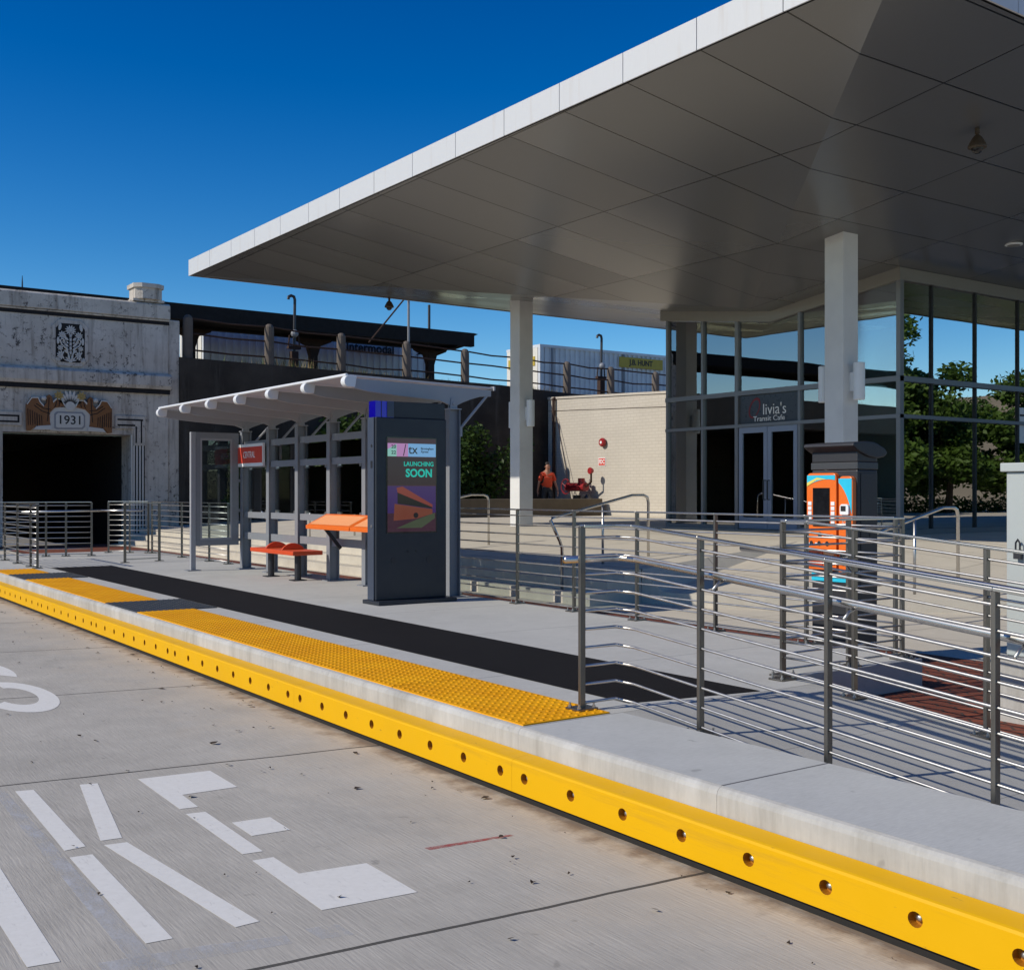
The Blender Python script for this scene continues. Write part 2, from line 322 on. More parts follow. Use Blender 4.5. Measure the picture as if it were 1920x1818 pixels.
# ---------------------------------------------------------------- mesh builder
class MB:
    def __init__(s): s.v = []; s.f = []; s.mi = []; s.cur = 0
    def add(s, vs, fs):
        n = len(s.v); s.v += [tuple(v) for v in vs]
        for f in fs: s.f.append(tuple(i+n for i in f)); s.mi.append(s.cur)
        return s
    def box(s, x0, x1, y0, y1, z0, z1):
        v = [(x, y, z) for z in (z0, z1) for y in (y0, y1) for x in (x0, x1)]
        return s.add(v, [(0, 2, 3, 1), (4, 5, 7, 6), (0, 1, 5, 4), (2, 6, 7, 3), (0, 4, 6, 2), (1, 3, 7, 5)])
    def prism(s, poly, vec):
        """closed solid: planar polygon (3D points) swept by vec"""
        n = len(poly); a = [Vector(p) for p in poly]; b = [p+Vector(vec) for p in a]
        nrm = sum(((a[i]-a[0]).cross(a[(i+1) % n]-a[0]) for i in range(1, n-1)), Vector())
        flip = nrm.dot(Vector(vec)) > 0
        fs = [tuple(range(n)), tuple(range(2*n-1, n-1, -1))] + [(i, i+n, (i+1) % n+n, (i+1) % n) for i in range(n)]
        if flip: fs = [f[::-1] for f in fs]
        return s.add(a+b, fs)
    def quad(s, *p): return s.add(p, [tuple(range(len(p)))])
    def tube(s, pts, r, seg=10, cap=True):
        pts = [Vector(p) for p in pts]; n = len(pts)
        rr = r if isinstance(r, (list, tuple)) else [r]*n
        vs = []; up = None
        for i, p in enumerate(pts):
            d = (pts[min(i+1, n-1)]-pts[max(i-1, 0)]).normalized()
            if up is None: up = Vector((0, 0, 1)) if abs(d.z) < .9 else Vector((1, 0, 0))
            a = d.cross(up); a = a.normalized() if a.length > 1e-4 else Vector((1, 0, 0)); b = a.cross(d).normalized(); up = b
            k = 1.
            if 0 < i < n-1:
                c = (pts[i]-pts[i-1]).normalized().dot((pts[i+1]-pts[i]).normalized()); k = 1/max(.5, math.sqrt((1+c)/2))
            for q in range(seg):
                t = 2*math.pi*q/seg; vs.append(p + (a*math.cos(t)+b*math.sin(t))*rr[i]*(1 if k == 1 else (1+(k-1)*.5)))
        fs = [(i*seg+q, (i+1)*seg+q, (i+1)*seg+(q+1) % seg, i*seg+(q+1) % seg) for i in range(n-1) for q in range(seg)]
        if cap: fs += [tuple(range(seg)), tuple(range(n*seg-1, (n-1)*seg-1, -1))]
        return s.add(vs, fs)
    def bar(s, a, b, w, h):
        """rectangular bar from a to b, w wide (horizontal), h high"""
        a = Vector(a); b = Vector(b); d = (b-a).normalized()
        if abs(d.z) > .99: u = Vector((1, 0, 0)); v = Vector((0, 1, 0))
        else: u = d.cross(Vector((0, 0, 1))).normalized(); v = u.cross(d).normalized()
        c = [u*(w/2)*i+v*(h/2)*j for i, j in ((-1, -1), (1, -1), (1, 1), (-1, 1))]
        return s.add([a+k for k in c]+[b+k for k in c], [(0, 1, 2, 3), (7, 6, 5, 4), (0, 4, 5, 1), (1, 5, 6, 2), (2, 6, 7, 3), (3, 7, 4, 0)])
    def lathe(s, o, prof, seg=16, axis='z'):
        o = Vector(o); vs = []
        for r, h in prof:
            for q in range(seg):
                t = 2*math.pi*q/seg; c, d = r*math.cos(t), r*math.sin(t)
                vs.append(o+(Vector((c, d, h)) if axis == 'z' else Vector((h, c, d)) if axis == 'x' else Vector((d, h, c))))
        n = len(prof)
        fs = [(i*seg+q, i*seg+(q+1) % seg, (i+1)*seg+(q+1) % seg, (i+1)*seg+q) for i in range(n-1) for q in range(seg)]
        fs += [tuple(range(seg-1, -1, -1)), tuple(range((n-1)*seg, n*seg))]
        return s.add(vs, fs)
    def sphere(s, o, r, seg=14, ring=8, sc=(1, 1, 1)):
        prof = [(max(1e-4, math.sin(math.pi*i/ring)), -math.cos(math.pi*i/ring)) for i in range(ring+1)]
        k = MB().lathe((0, 0, 0), prof, seg); return s.add([Vector(o)+Vector((a*r*sc[0], b*r*sc[1], c*r*sc[2])) for a, b, c in k.v], k.f)
    def disc(s, o, r, axis, seg=20):
        o = Vector(o); vs = []
        for q in range(seg):
            t = 2*math.pi*q/seg; c, d = r*math.cos(t), r*math.sin(t)
            vs.append(o+(Vector((c, d, 0)) if axis == 'z' else Vector((0, c, d)) if axis == 'x' else Vector((c, 0, d))))
        return s.add(vs, [tuple(range(seg))])

ROOT = {}
def tag(o, label=None, cat=None, group=None, kind=None):
    if label: o['label'] = label
    if cat: o['category'] = cat
    if group: o['group'] = group
    if kind: o['kind'] = kind
    return o
def thing(name, label, cat, loc, group=None):
    o = bpy.data.objects.new(name, None); o.empty_display_size = .2; COL.objects.link(o); o.location = loc
    ROOT[o.name] = Vector(loc); return tag(o, label, cat, group)
def obj(name, mb, mats, parent=None, loc=None, smooth=False, bevel=0, label=None):
    """link ONE mesh object; vertices are given in world space"""
    L = ROOT[parent.name] if parent else Vector(loc if loc else (0, 0, 0))
    me = bpy.data.meshes.new(name); me.from_pydata([tuple(Vector(v)-L) for v in mb.v], [], mb.f)
    for mt in (mats if isinstance(mats, (list, tuple)) else [mats]): me.materials.append(MT[mt] if isinstance(mt, str) else mt)
    me.polygons.foreach_set('material_index', mb.mi)
    if smooth: me.polygons.foreach_set('use_smooth', [True]*len(me.polygons))
    me.update()
    o = bpy.data.objects.new(name, me); COL.objects.link(o)
    if parent: o.parent = parent
    else: o.location = L
    ROOT[o.name] = L
    if bevel:
        b = o.modifiers.new('bevel', 'BEVEL'); b.width = bevel; b.segments = 2; b.limit_method = 'ANGLE'
    if label: o['label'] = label
    return o
def single(name, mb, mats, label, cat, loc, group=None, kind=None, **k): return tag(obj(name, mb, mats, loc=loc, **k), label, cat, group, kind)
def struct(name, mb, mats, **k): return tag(obj(name, mb, mats, **k), kind='structure')
def dup(o, loc=None, rotz=None, label=None, parent=None):
    c = o.copy(); COL.objects.link(c)
    if parent: c.parent = parent
    if loc is not None: c.location = loc; ROOT[c.name] = Vector(loc)
    if rotz is not None: c.rotation_euler = (0, 0, rotz)
    if label: c['label'] = label
    for ch in list(o.children): dup(ch, parent=c)
    return c
def text(name, body, size, org, right, up, mat, parent, align='CENTER', ext=.002, sx=1., loc=None, bold=0.):
    cu = bpy.data.curves.new('t', 'FONT'); cu.body = body; cu.size = size; cu.align_x = align; cu.align_y = 'CENTER'; cu.extrude = ext; cu.offset = bold; cu.resolution_u = 3
    t = bpy.data.objects.new('t', cu); COL.objects.link(t); dg = bpy.context.evaluated_depsgraph_get()
    me = bpy.data.meshes.new_from_object(t.evaluated_get(dg)); bpy.data.objects.remove(t)
    r = Vector(right).normalized(); u = Vector(up).normalized(); n = r.cross(u); mb = MB()
    mb.v = [tuple(Vector(org)+r*(v.co.x*sx)+u*v.co.y+n*v.co.z) for v in me.vertices]
    mb.f = [tuple(p.vertices) for p in me.polygons]; mb.mi = [0]*len(mb.f); bpy.data.meshes.remove(me)
    return obj(name, mb, mat, parent, loc)
UP = (0, 0, 1); PX = (1, 0, 0); NY = (0, -1, 0)

# ================================================================ setting
ZP = .34; ZL = .12; ZQ = .81
g = MB(); g.quad((-400, -400, -.9), (400, -400, -.9), (400, 400, -.9), (-400, 400, -.9)); struct('ground', g, 'soil')
g = MB(); zr = lambda x: .026*(3.35-x)
xs = [3.48, 2.4, 1.2, 0, -3, -8, -14]
for a, b in zip(xs, xs[1:]): g.quad((b, -14, zr(b)), (a, -14, zr(a)), (a, 60, zr(a)), (b, 60, zr(b)))
g.quad((-14, -14, zr(-14)), (-14, 60, zr(-14)), (-14, 60, -1.2), (-14, -14, -1.2)); struct('road', g, 'road')
g = MB()
for a, b, c, d in ((-60, -14, -14, 60), (-14, 3.49, -40, -14.02)): g.quad((a, c, .28), (b, c, .28), (b, d, .28), (a, d, .28))
struct('pavement', g, 'plaza')
# platform with a rounded front arris; kerb wall below it
g = MB()
prof = [(3.50, -.3), (3.50, .305), (3.506, .322), (3.518, .334), (3.535, ZP)]
def front(y0, y1, xb):
    for (xa, za), (xc, zc) in zip(prof, prof[1:]): g.quad((xa, y1, za), (xa, y0, za), (xc, y0, zc), (xc, y1, zc))
for y0, y1 in ((-4.5, -1.5), (-1.5, 1.5), (1.5, 3.45), (3.45, 4.93), (4.93, 7.2), (7.2, 10), (10, 12.9), (12.9, 16), (16, 19), (19, 24.6)): front(y0+.0008, y1-.0008, 0)
g.box(3.512, 3.53, -4.5, 24.6, -.3, .318); struct('kerb', g, 'kerb')
g = MB(); g.quad((3.533, 5.20, ZP), (7.47, 5.20, ZP), (7.47, 24.6, ZP), (3.533, 24.6, ZP))
g.quad((3.533, 4.93, ZP), (5.95, 4.93, ZP), (5.95, 5.20, ZP), (3.533, 5.20, ZP))
g.quad((5.95, 4.93, -.2), (5.95, 5.2, -.2), (5.95, 5.2, ZP), (5.95, 4.93, ZP))
g.quad((5.95, 5.2, -.2), (7.47, 5.2, -.2), (7.47, 5.2, ZP), (5.95, 5.2, ZP)); g.quad((7.47, 5.2, -.2), (7.47, 24.6, -.2), (7.47, 24.6, ZP), (7.47, 5.2, ZP))
struct('platform', g, 'platform')
g = MB(); g.quad((3.533, -4.5, ZP), (4.23, -4.5, ZP), (4.23, 4.926, ZP), (3.533, 4.926, ZP)); g.quad((4.23, 4.926, ZP), (4.23, -4.5, ZP), (4.23, -4.5, -.3), (4.23, 4.926, -.3))
struct('platform_edge_slab', g, 'slab')
g = MB()
zrp = lambda y: ZP-.09*(4.93-y) if y > 2.0 else .076
ys = [4.93, 4.0, 3.0, 2.0, -4.5]
for a, b in zip(ys, ys[1:]): g.quad((4.23, b, zrp(b)), (5.95, b, zrp(b)), (5.95, a, zrp(a)-.001), (4.23, a, zrp(a)-.001))
struct('ramp', g, 'ramp')
g = MB(); g.quad((4.44, 5.11, ZP+.004), (5.40, 4.94, ZP+.004), (5.44, 19.75, ZP+.004), (4.44, 19.75, ZP+.004)); struct('dark_paving_strip', g, 'strip')
g = MB(); g.quad((5.95, -4.5, ZL), (9.05, -4.5, ZL), (9.05, 33, ZL), (5.95, 33, ZL)); struct('brick_pavement', g, 'brick_paving')
g = MB(); g.quad((3.5, 24.6, .10), (5.95, 24.6, .10), (5.95, 33, .10), (3.5, 33, .10)); g.quad((9.05, -30, ZL), (60, -30, ZL), (60, 11.5, ZL), (9.05, 11.5, ZL)); g.quad((9.05, 11.5, ZL), (9.3, 11.5, ZL), (9.3, 33, ZL), (9.05, 33, ZL))
g.quad((3.5, -30, ZL-.06), (9.05, -30, ZL-.06), (9.05, -4.5, ZL-.06), (3.5, -4.5, ZL-.06)); struct('walkway', g, 'plaza')
# plaza: three steps along its front, a low kerb where it turns away, then a gentle rise to the station
F = [(10.1, 32.8, .57), (10.1, 11.35, .57), (10.15, 11.0, .285), (10.4, 10.25, .28), (10.78, 9.78, .28), (12.4, 8.1, .28), (14.6, 5.9, .28), (18.5, 2.0, .28), (26, -5.5, .28)]
I = [(14.2, 32.8, ZQ), (14.2, 12.4, ZQ), (14.25, 12.2, ZQ), (14.3, 12.0, ZQ), (14.5, 11.7, ZQ), (15.6, 10.9, ZQ), (17.6, 8.9, ZQ), (21.4, 5.1, ZQ), (29, -2.5, ZQ)]
g = MB()
for i in range(len(F)-1):
    g.quad(F[i], F[i+1], I[i+1], I[i])
g.quad(*([p for p in I]+[(60, -2.5, ZQ), (60, 32.8, ZQ)]))
struct('plaza', g, 'plaza')
g = MB()
for i in range(2, len(F)-1):
    a, b = Vector(F[i]), Vector(F[i+1]); g.quad((a.x, a.y, ZL-.1), (b.x, b.y, ZL-.1), b, a)
a, b = Vector(F[1]), Vector(F[2]); g.quad((a.x, a.y, 0), (b.x, b.y, 0), b, a)
struct('plaza_kerb', g, 'step')
g = MB()
for k in range(3): g.box(9.2+.3*k, 10.1-.004*k, 11.35+.002*k, 32.7, ZL-.1, ZL+.15*(k+1)-.002*(k == 2))
struct('steps', g, 'step')

# ================================================================ kerb bumper, tactile panels, road marks
def bumper_mesh(n):
    """one yellow bumper length with n bolt holes cut through its face; x = 0 is the face"""
    Lg = 2.73; xf, xb, z0, z1 = 3.38, 3.497, .04, .195
    g = MB(); zc = .127; r = .028
    hy = [.105+i*.36 for i in range(n)]
    edges = [0]+[(a+b)/2 for a, b in zip(hy, hy[1:])]+[Lg-.0015]
    seg = 16
    for k, y in enumerate(hy):
        a, b = edges[k], edges[k+1]
        ring = []; sq = []
        for q in range(seg):
            t = 2*math.pi*q/seg+math.pi/4; c, s_ = math.cos(t), math.sin(t)
            ring.append((xf, y+r*c, zc+r*s_))
            m_ = max(abs(c), abs(s_)); yy = y+(b-y if c > 0 else y-a)*c/m_; zz = zc+((z1-zc) if s_ > 0 else (zc-z0))*s_/m_
            sq.append((xf, min(max(yy, a), b), zz))
        inner = [(xf+.035, p[1], p[2]) for p in ring]
        n0 = len(g.v); g.v += sq+ring+inner
        for q in range(seg):
            w = (q+1) % seg
            g.f.append((n0+q, n0+seg+q, n0+seg+w, n0+w)); g.mi.append(0)
            g.f.append((n0+seg+q, n0+2*seg+q, n0+2*seg+w, n0+seg+w)); g.mi.append(1)
        g.f.append(tuple(n0+2*seg+q for q in range(seg))); g.mi.append(1)
    y1 = edges[-1]
    prof = [(xf, z1), (xf+.006, z1+.010), (xf+.018, z1+.014), (xb, .222)]
    for (xa, za), (xc, zc2) in zip(prof, prof[1:]): g.quad((xa, y1, za), (xa, 0, za), (xc, 0, zc2), (xc, y1, zc2))
    g.quad((xf, 0, z0), (xf, y1, z0), (xb, y1, z0), (xb, 0, z0))
    for y in (0, y1): g.quad((xf, y, z0), (xf, y, z1), (xf+.006, y, z1+.01), (xf+.018, y, z1+.014), (xb, y, .222), (xb, y, z0))
    bolt = MB()
    for y in hy: bolt.lathe((xf+.034, y+.012, zc), [(.011, .002), (.011, -.010), (.005, -.014)], 8, 'x')
    bolts = []
    for y in hy: bolts.append(MB().lathe((xf+.034, y+.0, zc), [(.013, .002), (.013, -.012), (.006, -.016)], 8, 'x'))
    return g, bolts
BY = [-3.9, -1.03, 1.88, 4.82, 7.575, 10.31, 12.98, 15.615, 18.30, 21.0]
g, bolts = bumper_mesh(8)
blab = ['yellow kerb bumper length at the very near end, mostly out of frame', 'yellow kerb bumper length passing the bottom right corner of the photo',
 'yellow kerb bumper length beside the plain near slab, its near end at bottom right', 'yellow kerb bumper length below the nearest yellow tactile panel',
 'yellow kerb bumper length starting just past the nearest tactile panels, toward the shelter', 'yellow kerb bumper length just before the near dark square',
 'yellow kerb bumper length beneath the near dark tactile square', 'yellow kerb bumper length beyond the near dark square, before the far one',
 'yellow kerb bumper length beneath the far dark tactile square', 'yellow kerb bumper length at the far left end of the platform']
def place_bumper(i, first=None):
    if first is None:
        t = thing('kerb_bumper', blab[i], 'bumper', (0, 0, 0), 'yellow bumper lengths along the kerb')
        obj('bumper_body', g, ['yellow', 'hole'], t)
        for b in bolts: obj('bolt', b, 'steel', t, smooth=True)
        t.location = (0, BY[i], 0); t.scale.y = (BY[i+1]-BY[i])/2.73; return t
    c = dup(first, (0, BY[i], 0), label=blab[i]); c.scale.y = (BY[i+1]-BY[i])/2.73 if i < 9 else 1; return c
B0 = place_bumper(1)
for i in (2, 3, 4, 5, 6, 7, 8, 9): place_bumper(i, B0)
g = MB(); g.box(3.405, 3.498, -4, 23.7, -.02, .038); single('bumper_gap_shade', g, 'rubber_and_gap_black', 'near-black filler standing for the shade in the gap under the yellow bumper', 'gap shade', (3.45, 8, 0))  # dark filler paints the shade of the open gap below the bumper

def tactile(w, Lg, bars=False):
    g = MB(); g.box(0, w, 0, Lg, 0, .008); n1 = int(w/.061); n2 = int(Lg/.061)
    for i in range(n1):
        for j in range(n2):
            x = (i+.5)*w/n1; y = (j+.5)*Lg/n2; vs = []
            for r, h in ((.0145, .008), (.0115, .0125), (.0075, .0135)):
                for q in range(6): t = q*math.pi/3; vs.append((x+r*math.cos(t), y+r*math.sin(t), h))
            g.add(vs, [(a*6+q, a*6+(q+1) % 6, (a+1)*6+(q+1) % 6, (a+1)*6+q) for a in range(2) for q in range(6)]+[tuple(range(12, 18))])
    return g
tl = [('yellow', 4.945, 1.455, 'nearest yellow tactile panel, the railing post stands at its near end'), ('yellow', 6.412, 1.83, 'yellow tactile panel second from the near end, past the dark joint line'),
      ('yellow', 8.247, 1.83, 'yellow tactile panel third from the near end, level with the screen kiosk'), ('yellow', 10.082, 1.83, 'yellow tactile panel touching the near edge of the near dark square'),
      ('dark', 11.917, 1.20, 'near dark grey tactile square, in front of the shelter bench'),
      ('yellow', 13.122, 2.07, 'yellow tactile panel just beyond the near dark square'), ('yellow', 15.197, 2.07, 'yellow tactile panel just before the far dark square'),
      ('dark', 17.272, 1.18, 'far dark grey tactile square near the left end of the platform'), ('yellow', 18.457, 1.20, 'last yellow tactile panel at the far left end of the platform')]
proto = {}
for c, y, l, lab in tl:
    key = (c, l)
    if key in proto: o = dup(proto[key], (3.545, y, ZP), label=lab)
    else:
        o = obj('tactile_panel', tactile(.61 if c == 'yellow' else .87, l), 'tactile' if c == 'yellow' else 'tactile_dark'); o.location = (3.545, y, ZP)
        tag(o, lab, 'tactile paving', 'tactile panels along the platform edge'); proto[key] = o
# painted road letters: pieces of stencil lettering, flat sheets just above the tilted road
def flat(polys, dz=.0018):
    g = MB()
    for p in polys: g.quad(*[(x, y, zr(x)+dz) for x, y in p])
    for k, f in enumerate(g.f):
        a, b, c = (Vector(g.v[i]) for i in f[:3])
        if sum(((Vector(g.v[f[i]])-a).cross(Vector(g.v[f[(i+1) % len(f)]])-a)).z for i in range(1, len(f)-1)) < 0: g.f[k] = f[::-1]
    return g
K = [[(1.232, 6.249), (1.32, 6.235), (1.296, 5.105), (1.202, 5.087)], [(1.549, 6.227), (1.638, 6.209), (1.466, 5.153), (1.372, 5.155)],
     [(1.197, 4.981), (1.291, 4.978), (1.277, 3.877), (1.184, 3.881)], [(1.368, 5.084), (1.466, 5.075), (1.593, 3.872), (1.498, 3.862)]]
single('road_letter', flat(K), 'paint', 'white stencilled letter K on the road, four separate strokes', 'road marking', (1.35, 5, 0), 'white stencilled letters on the road')
EE = [[(1.847, 6.196), (2.251, 6.191), (2.247, 5.766), (1.943, 5.75), (1.934, 5.484), (1.842, 5.491)], [(1.838, 5.39), (1.934, 5.38), (1.927, 4.642), (1.835, 4.65)],
      [(1.973, 5.135), (2.166, 5.132), (2.162, 4.885), (1.971, 4.883)], [(1.837, 4.545), (1.933, 4.544), (1.936, 4.288), (2.236, 4.265), (2.238, 3.84), (1.833, 3.856)]]
single('road_letter', flat(EE), 'paint', 'white stencilled letter E on the road, nearest the kerb', 'road marking', (2, 5, 0), 'white stencilled letters on the road')
single('road_letter', flat([[(.926, 4.988), (.903, 3.876), (.802, 3.885), (.80, 4.99)], [(.926, 6.24), (.92, 5.1), (.82, 5.1), (.83, 6.25)]]), 'paint', 'white stencilled upright stroke cut by the left frame edge, left of the K', 'road marking', (.86, 5, 0), 'white stencilled letters on the road')
def ring2(c, a, b, wa, wb, t0, t1, n=22):
    out = []
    for i in range(n):
        p = []
        for t, ra, rb in ((t0+(t1-t0)*i/n, a, b), (t0+(t1-t0)*(i+1)/n, a, b), (t0+(t1-t0)*(i+1)/n, a-wa, b-wb), (t0+(t1-t0)*i/n, a-wa, b-wb)):
            p.append((c[0]+ra*math.cos(t), c[1]+rb*math.sin(t)))
        out.append(p)
    return out
Sg = ring2((1.83, 9.25), .27, .76, .13, .34, R(-150), R(95)) + ring2((1.80, 10.62), .27, .78, .13, .36, R(-30), R(250)) + [[(1.81, 10.01), (1.80, 9.67), (1.68, 9.84), (1.70, 10.21)]]
single('road_letter', flat(Sg), 'paint', 'white curved letter S on the road farther off, cut by the left frame edge', 'road marking', (1.8, 9.8, 0), 'white stencilled letters on the road')
single('paint_overspray', flat([[(1.13, 6.30), (1.19, 6.28), (1.17, 3.3), (1.09, 3.3)], [(1.0, 3.80), (1.3, 3.77), (1.62, 3.70), (1.61, 3.62), (1.3, 3.66), (1.0, 3.66)], [(1.7, 3.72), (1.82, 3.70), (1.83, 3.58), (1.71, 3.6)]], .001), 'overspray', 'faint white overspray lines along the left side of the K', 'paint marks', (1.2, 5, 0))
single('paint_mark', flat([[(2.555, 4.325), (3.0, 4.295), (3.01, 4.27), (2.56, 4.285)]], .001), 'redspray', 'thin red sprayed survey line on the road', 'paint mark', (2.8, 4.3, 0))
g = MB()
for i in range(170):
    if random.random() < .45: x = 3.3-abs(random.gauss(0, .25)); y = random.uniform(1.5, 18)
    else: x = random.uniform(1.0, 3.3); y = random.uniform(2.8, 14)
    s = random.uniform(.004, .016)*(1 if random.random() < .85 else 1.9); a = random.uniform(0, 6.28); z = zr(x)+.004
    pts = [(x+s*math.cos(a+t)*k, y+s*math.sin(a+t)*k*.9, z+random.uniform(0, .012)) for t, k in ((0, 1.3), (1.2, .6), (2.4, .9), (3.3, .7), (4.6, 1.1))]
    g.quad(*pts)
single('leaf_litter', g, 'dead_leaf', 'small dead leaves and crumbs scattered over the road', 'leaf litter', (2.3, 6, 0), kind='stuff')

# ================================================================ stainless railings
def lerp(a, b, t): return tuple(a[i]+(b[i]-a[i])*t for i in range(3))
def railing(label, posts, path=None, handrail=None, h=1.07, rods=10, plates=True, loc=None, bracket=None):
    """posts: base points; path: base polyline the rails and rods follow"""
    path = path or posts
    t = thing('railing', label, 'railing', loc or posts[0], 'stainless steel railings around the platform')
    for (x, y, z) in posts:
        p = obj('post', MB().box(x-.019, x+.019, y-.011, y+.011, z+.001, z+h-.008), 'steel_post', t, bevel=.002)
        if plates:
            g = MB(); g.box(x-.075, x+.075, y-.06, y+.06, z, z+.013); q = obj('base_plate', g, 'steel_post', p, bevel=.002)
            for dx in (-.055, .055):
                for dy in (-.042, .042): obj('bolt', MB().lathe((x+dx, y+dy, z+.012), [(.011, 0), (.011, .012), (.006, .013), (.006, .028)], 7), 'steel', p)
    top = MB()
    for a, b in zip(path, path[1:]): top.bar((a[0], a[1], a[2]+h), (b[0], b[1], b[2]+h), .052, .016)
    obj('top_rail', top, 'steel_tube', t, bevel=.003)
    for k in range(rods):
        z = .045+.1065*k
        obj('rod', MB().tube([(a[0], a[1], a[2]+z) for a in path], .0078, 8), 'steel', t, smooth=True)
    if handrail: obj('handrail', MB().tube(handrail, .021, 12), 'steel_tube', t, smooth=True)
    if bracket:
        for p, q in bracket: obj('handrail_bracket', MB().tube([p, lerp(p, q, .5), (q[0], q[1], q[2]-.02)], .008, 8), 'steel', t, smooth=True)
    return t
zf = zrp
near_posts = [(4.075, 5.10, ZP+.008)]+[(4.33, y, zf(y)) for y in (4.39, 3.53, 2.665, 1.80, .95)]
near_path = [(4.075, 5.10, ZP), (4.33, 5.10, ZP)]+[(4.33, y, zf(y)) for y in (4.93, 4.39, 3.53, 2.665, 2.0, .0)]
hr = [(4.0, 5.17, ZP+.875), (4.36, 5.17, ZP+.875), (4.405, 5.12, ZP+.875), (4.41, 5.0, ZP+.87)]+[(4.41, y, zf(y)+.865) for y in (4.39, 2.0, 0.)]
railing('near stainless railing sloping down the ramp from the nearest yellow tactile panel', near_posts, near_path, hr, bracket=[((4.33, y, zf(y)+.80), (4.41, y, zf(y)+.865)) for y in (4.30, 3.44, 2.58)])
rp = [(5.86, 5.16, ZP), (5.86, 4.57, zf(4.57)), (5.86, 3.66, zf(3.66)), (5.86, 2.76, zf(2.76)), (5.86, 1.86, zf(1.86))]
rh = [(5.78, 5.46, ZP+.88), (5.78, 5.0, ZP+.87)]+[(5.78, y, zf(y)+.865) for y in (4.5, 2.0, 0.)]
railing('stainless railing with handrail on the far side of the ramp, before the ticket machine', rp, [(5.86, 5.16, ZP), (5.86, 4.93, ZP)]+[(5.86, y, zf(y)) for y in (4.57, 2.0, 0.)], rh, bracket=[((5.86, y, zf(y)+.80), (5.78, y, zf(y)+.865)) for y in (4.6, 3.6, 2.7)])
railing('short stainless railing across the end of the platform below the ticket machine', [(5.99, 5.27, ZP), (6.69, 5.27, ZP), (7.32, 5.27, ZP)], loc=(6.6, 5.27, ZP))
railing('long level stainless railing along the platform back, from shelter to ticket machine', [(7.39, y, ZP) for y in (11.75, 10.42, 9.38, 8.375, 7.30, 6.25, 5.38)], loc=(7.39, 8.4, ZP), rods=10)
railing('stainless railing along the far back edge of the platform, beyond the map case', [(7.24, y, ZP) for y in (19.0, 19.95, 21.45, 23.3)], loc=(7.24, 21, ZP))
railing('stainless railing across the far end of the platform, right of the dark tunnel mouth', [(6.55, 24.0, ZP), (6.9, 23.7, ZP), (7.2, 23.42, ZP)], loc=(6.9, 23.7, ZP), handrail=[(6.35, 24.15, ZP+.88), (7.1, 23.5, ZP+.88)])
railing('leftmost stainless railing at the platform edge, ending on the last yellow tactile panel', [(4.24, 19.75, ZP+.0), (4.24, 20.25, ZP), (4.24, 21.3, ZP), (4.24, 22.4, ZP)], loc=(4.24, 21, ZP))
railing('stainless railing in front of the tunnel mouth behind the leftmost railing', [(4.3, 23.4, ZP), (5.15, 23.25, ZP), (5.5, 23.15, ZP), (5.95, 23.0, ZP)], loc=(5.1, 23.2, ZP), handrail=[(4.7, 23.25, ZP+.88), (6.1, 22.9, ZP+.9)])
t = thing('barrier_loop', 'open stainless frame of two posts without rods, standing before the tunnel railings', 'barrier', (6.2, 20.5, ZP), 'stainless steel railings around the platform')
for x, y in ((5.86, 20.42), (6.54, 20.62)):
    p = obj('post', MB().box(x-.02, x+.02, y-.02, y+.02, ZP, ZP+1.06), 'steel_post', t); obj('base_plate', MB().box(x-.07, x+.07, y-.06, y+.06, ZP, ZP+.012), 'steel_post', p)
obj('top_rail', MB().bar((5.84, 20.41, ZP+1.068), (6.56, 20.63, ZP+1.068), .05, .016), 'steel', t); obj('bottom_rail', MB().bar((5.88, 20.425, ZP+.06), (6.52, 20.615, ZP+.06), .02, .02), 'steel', t)

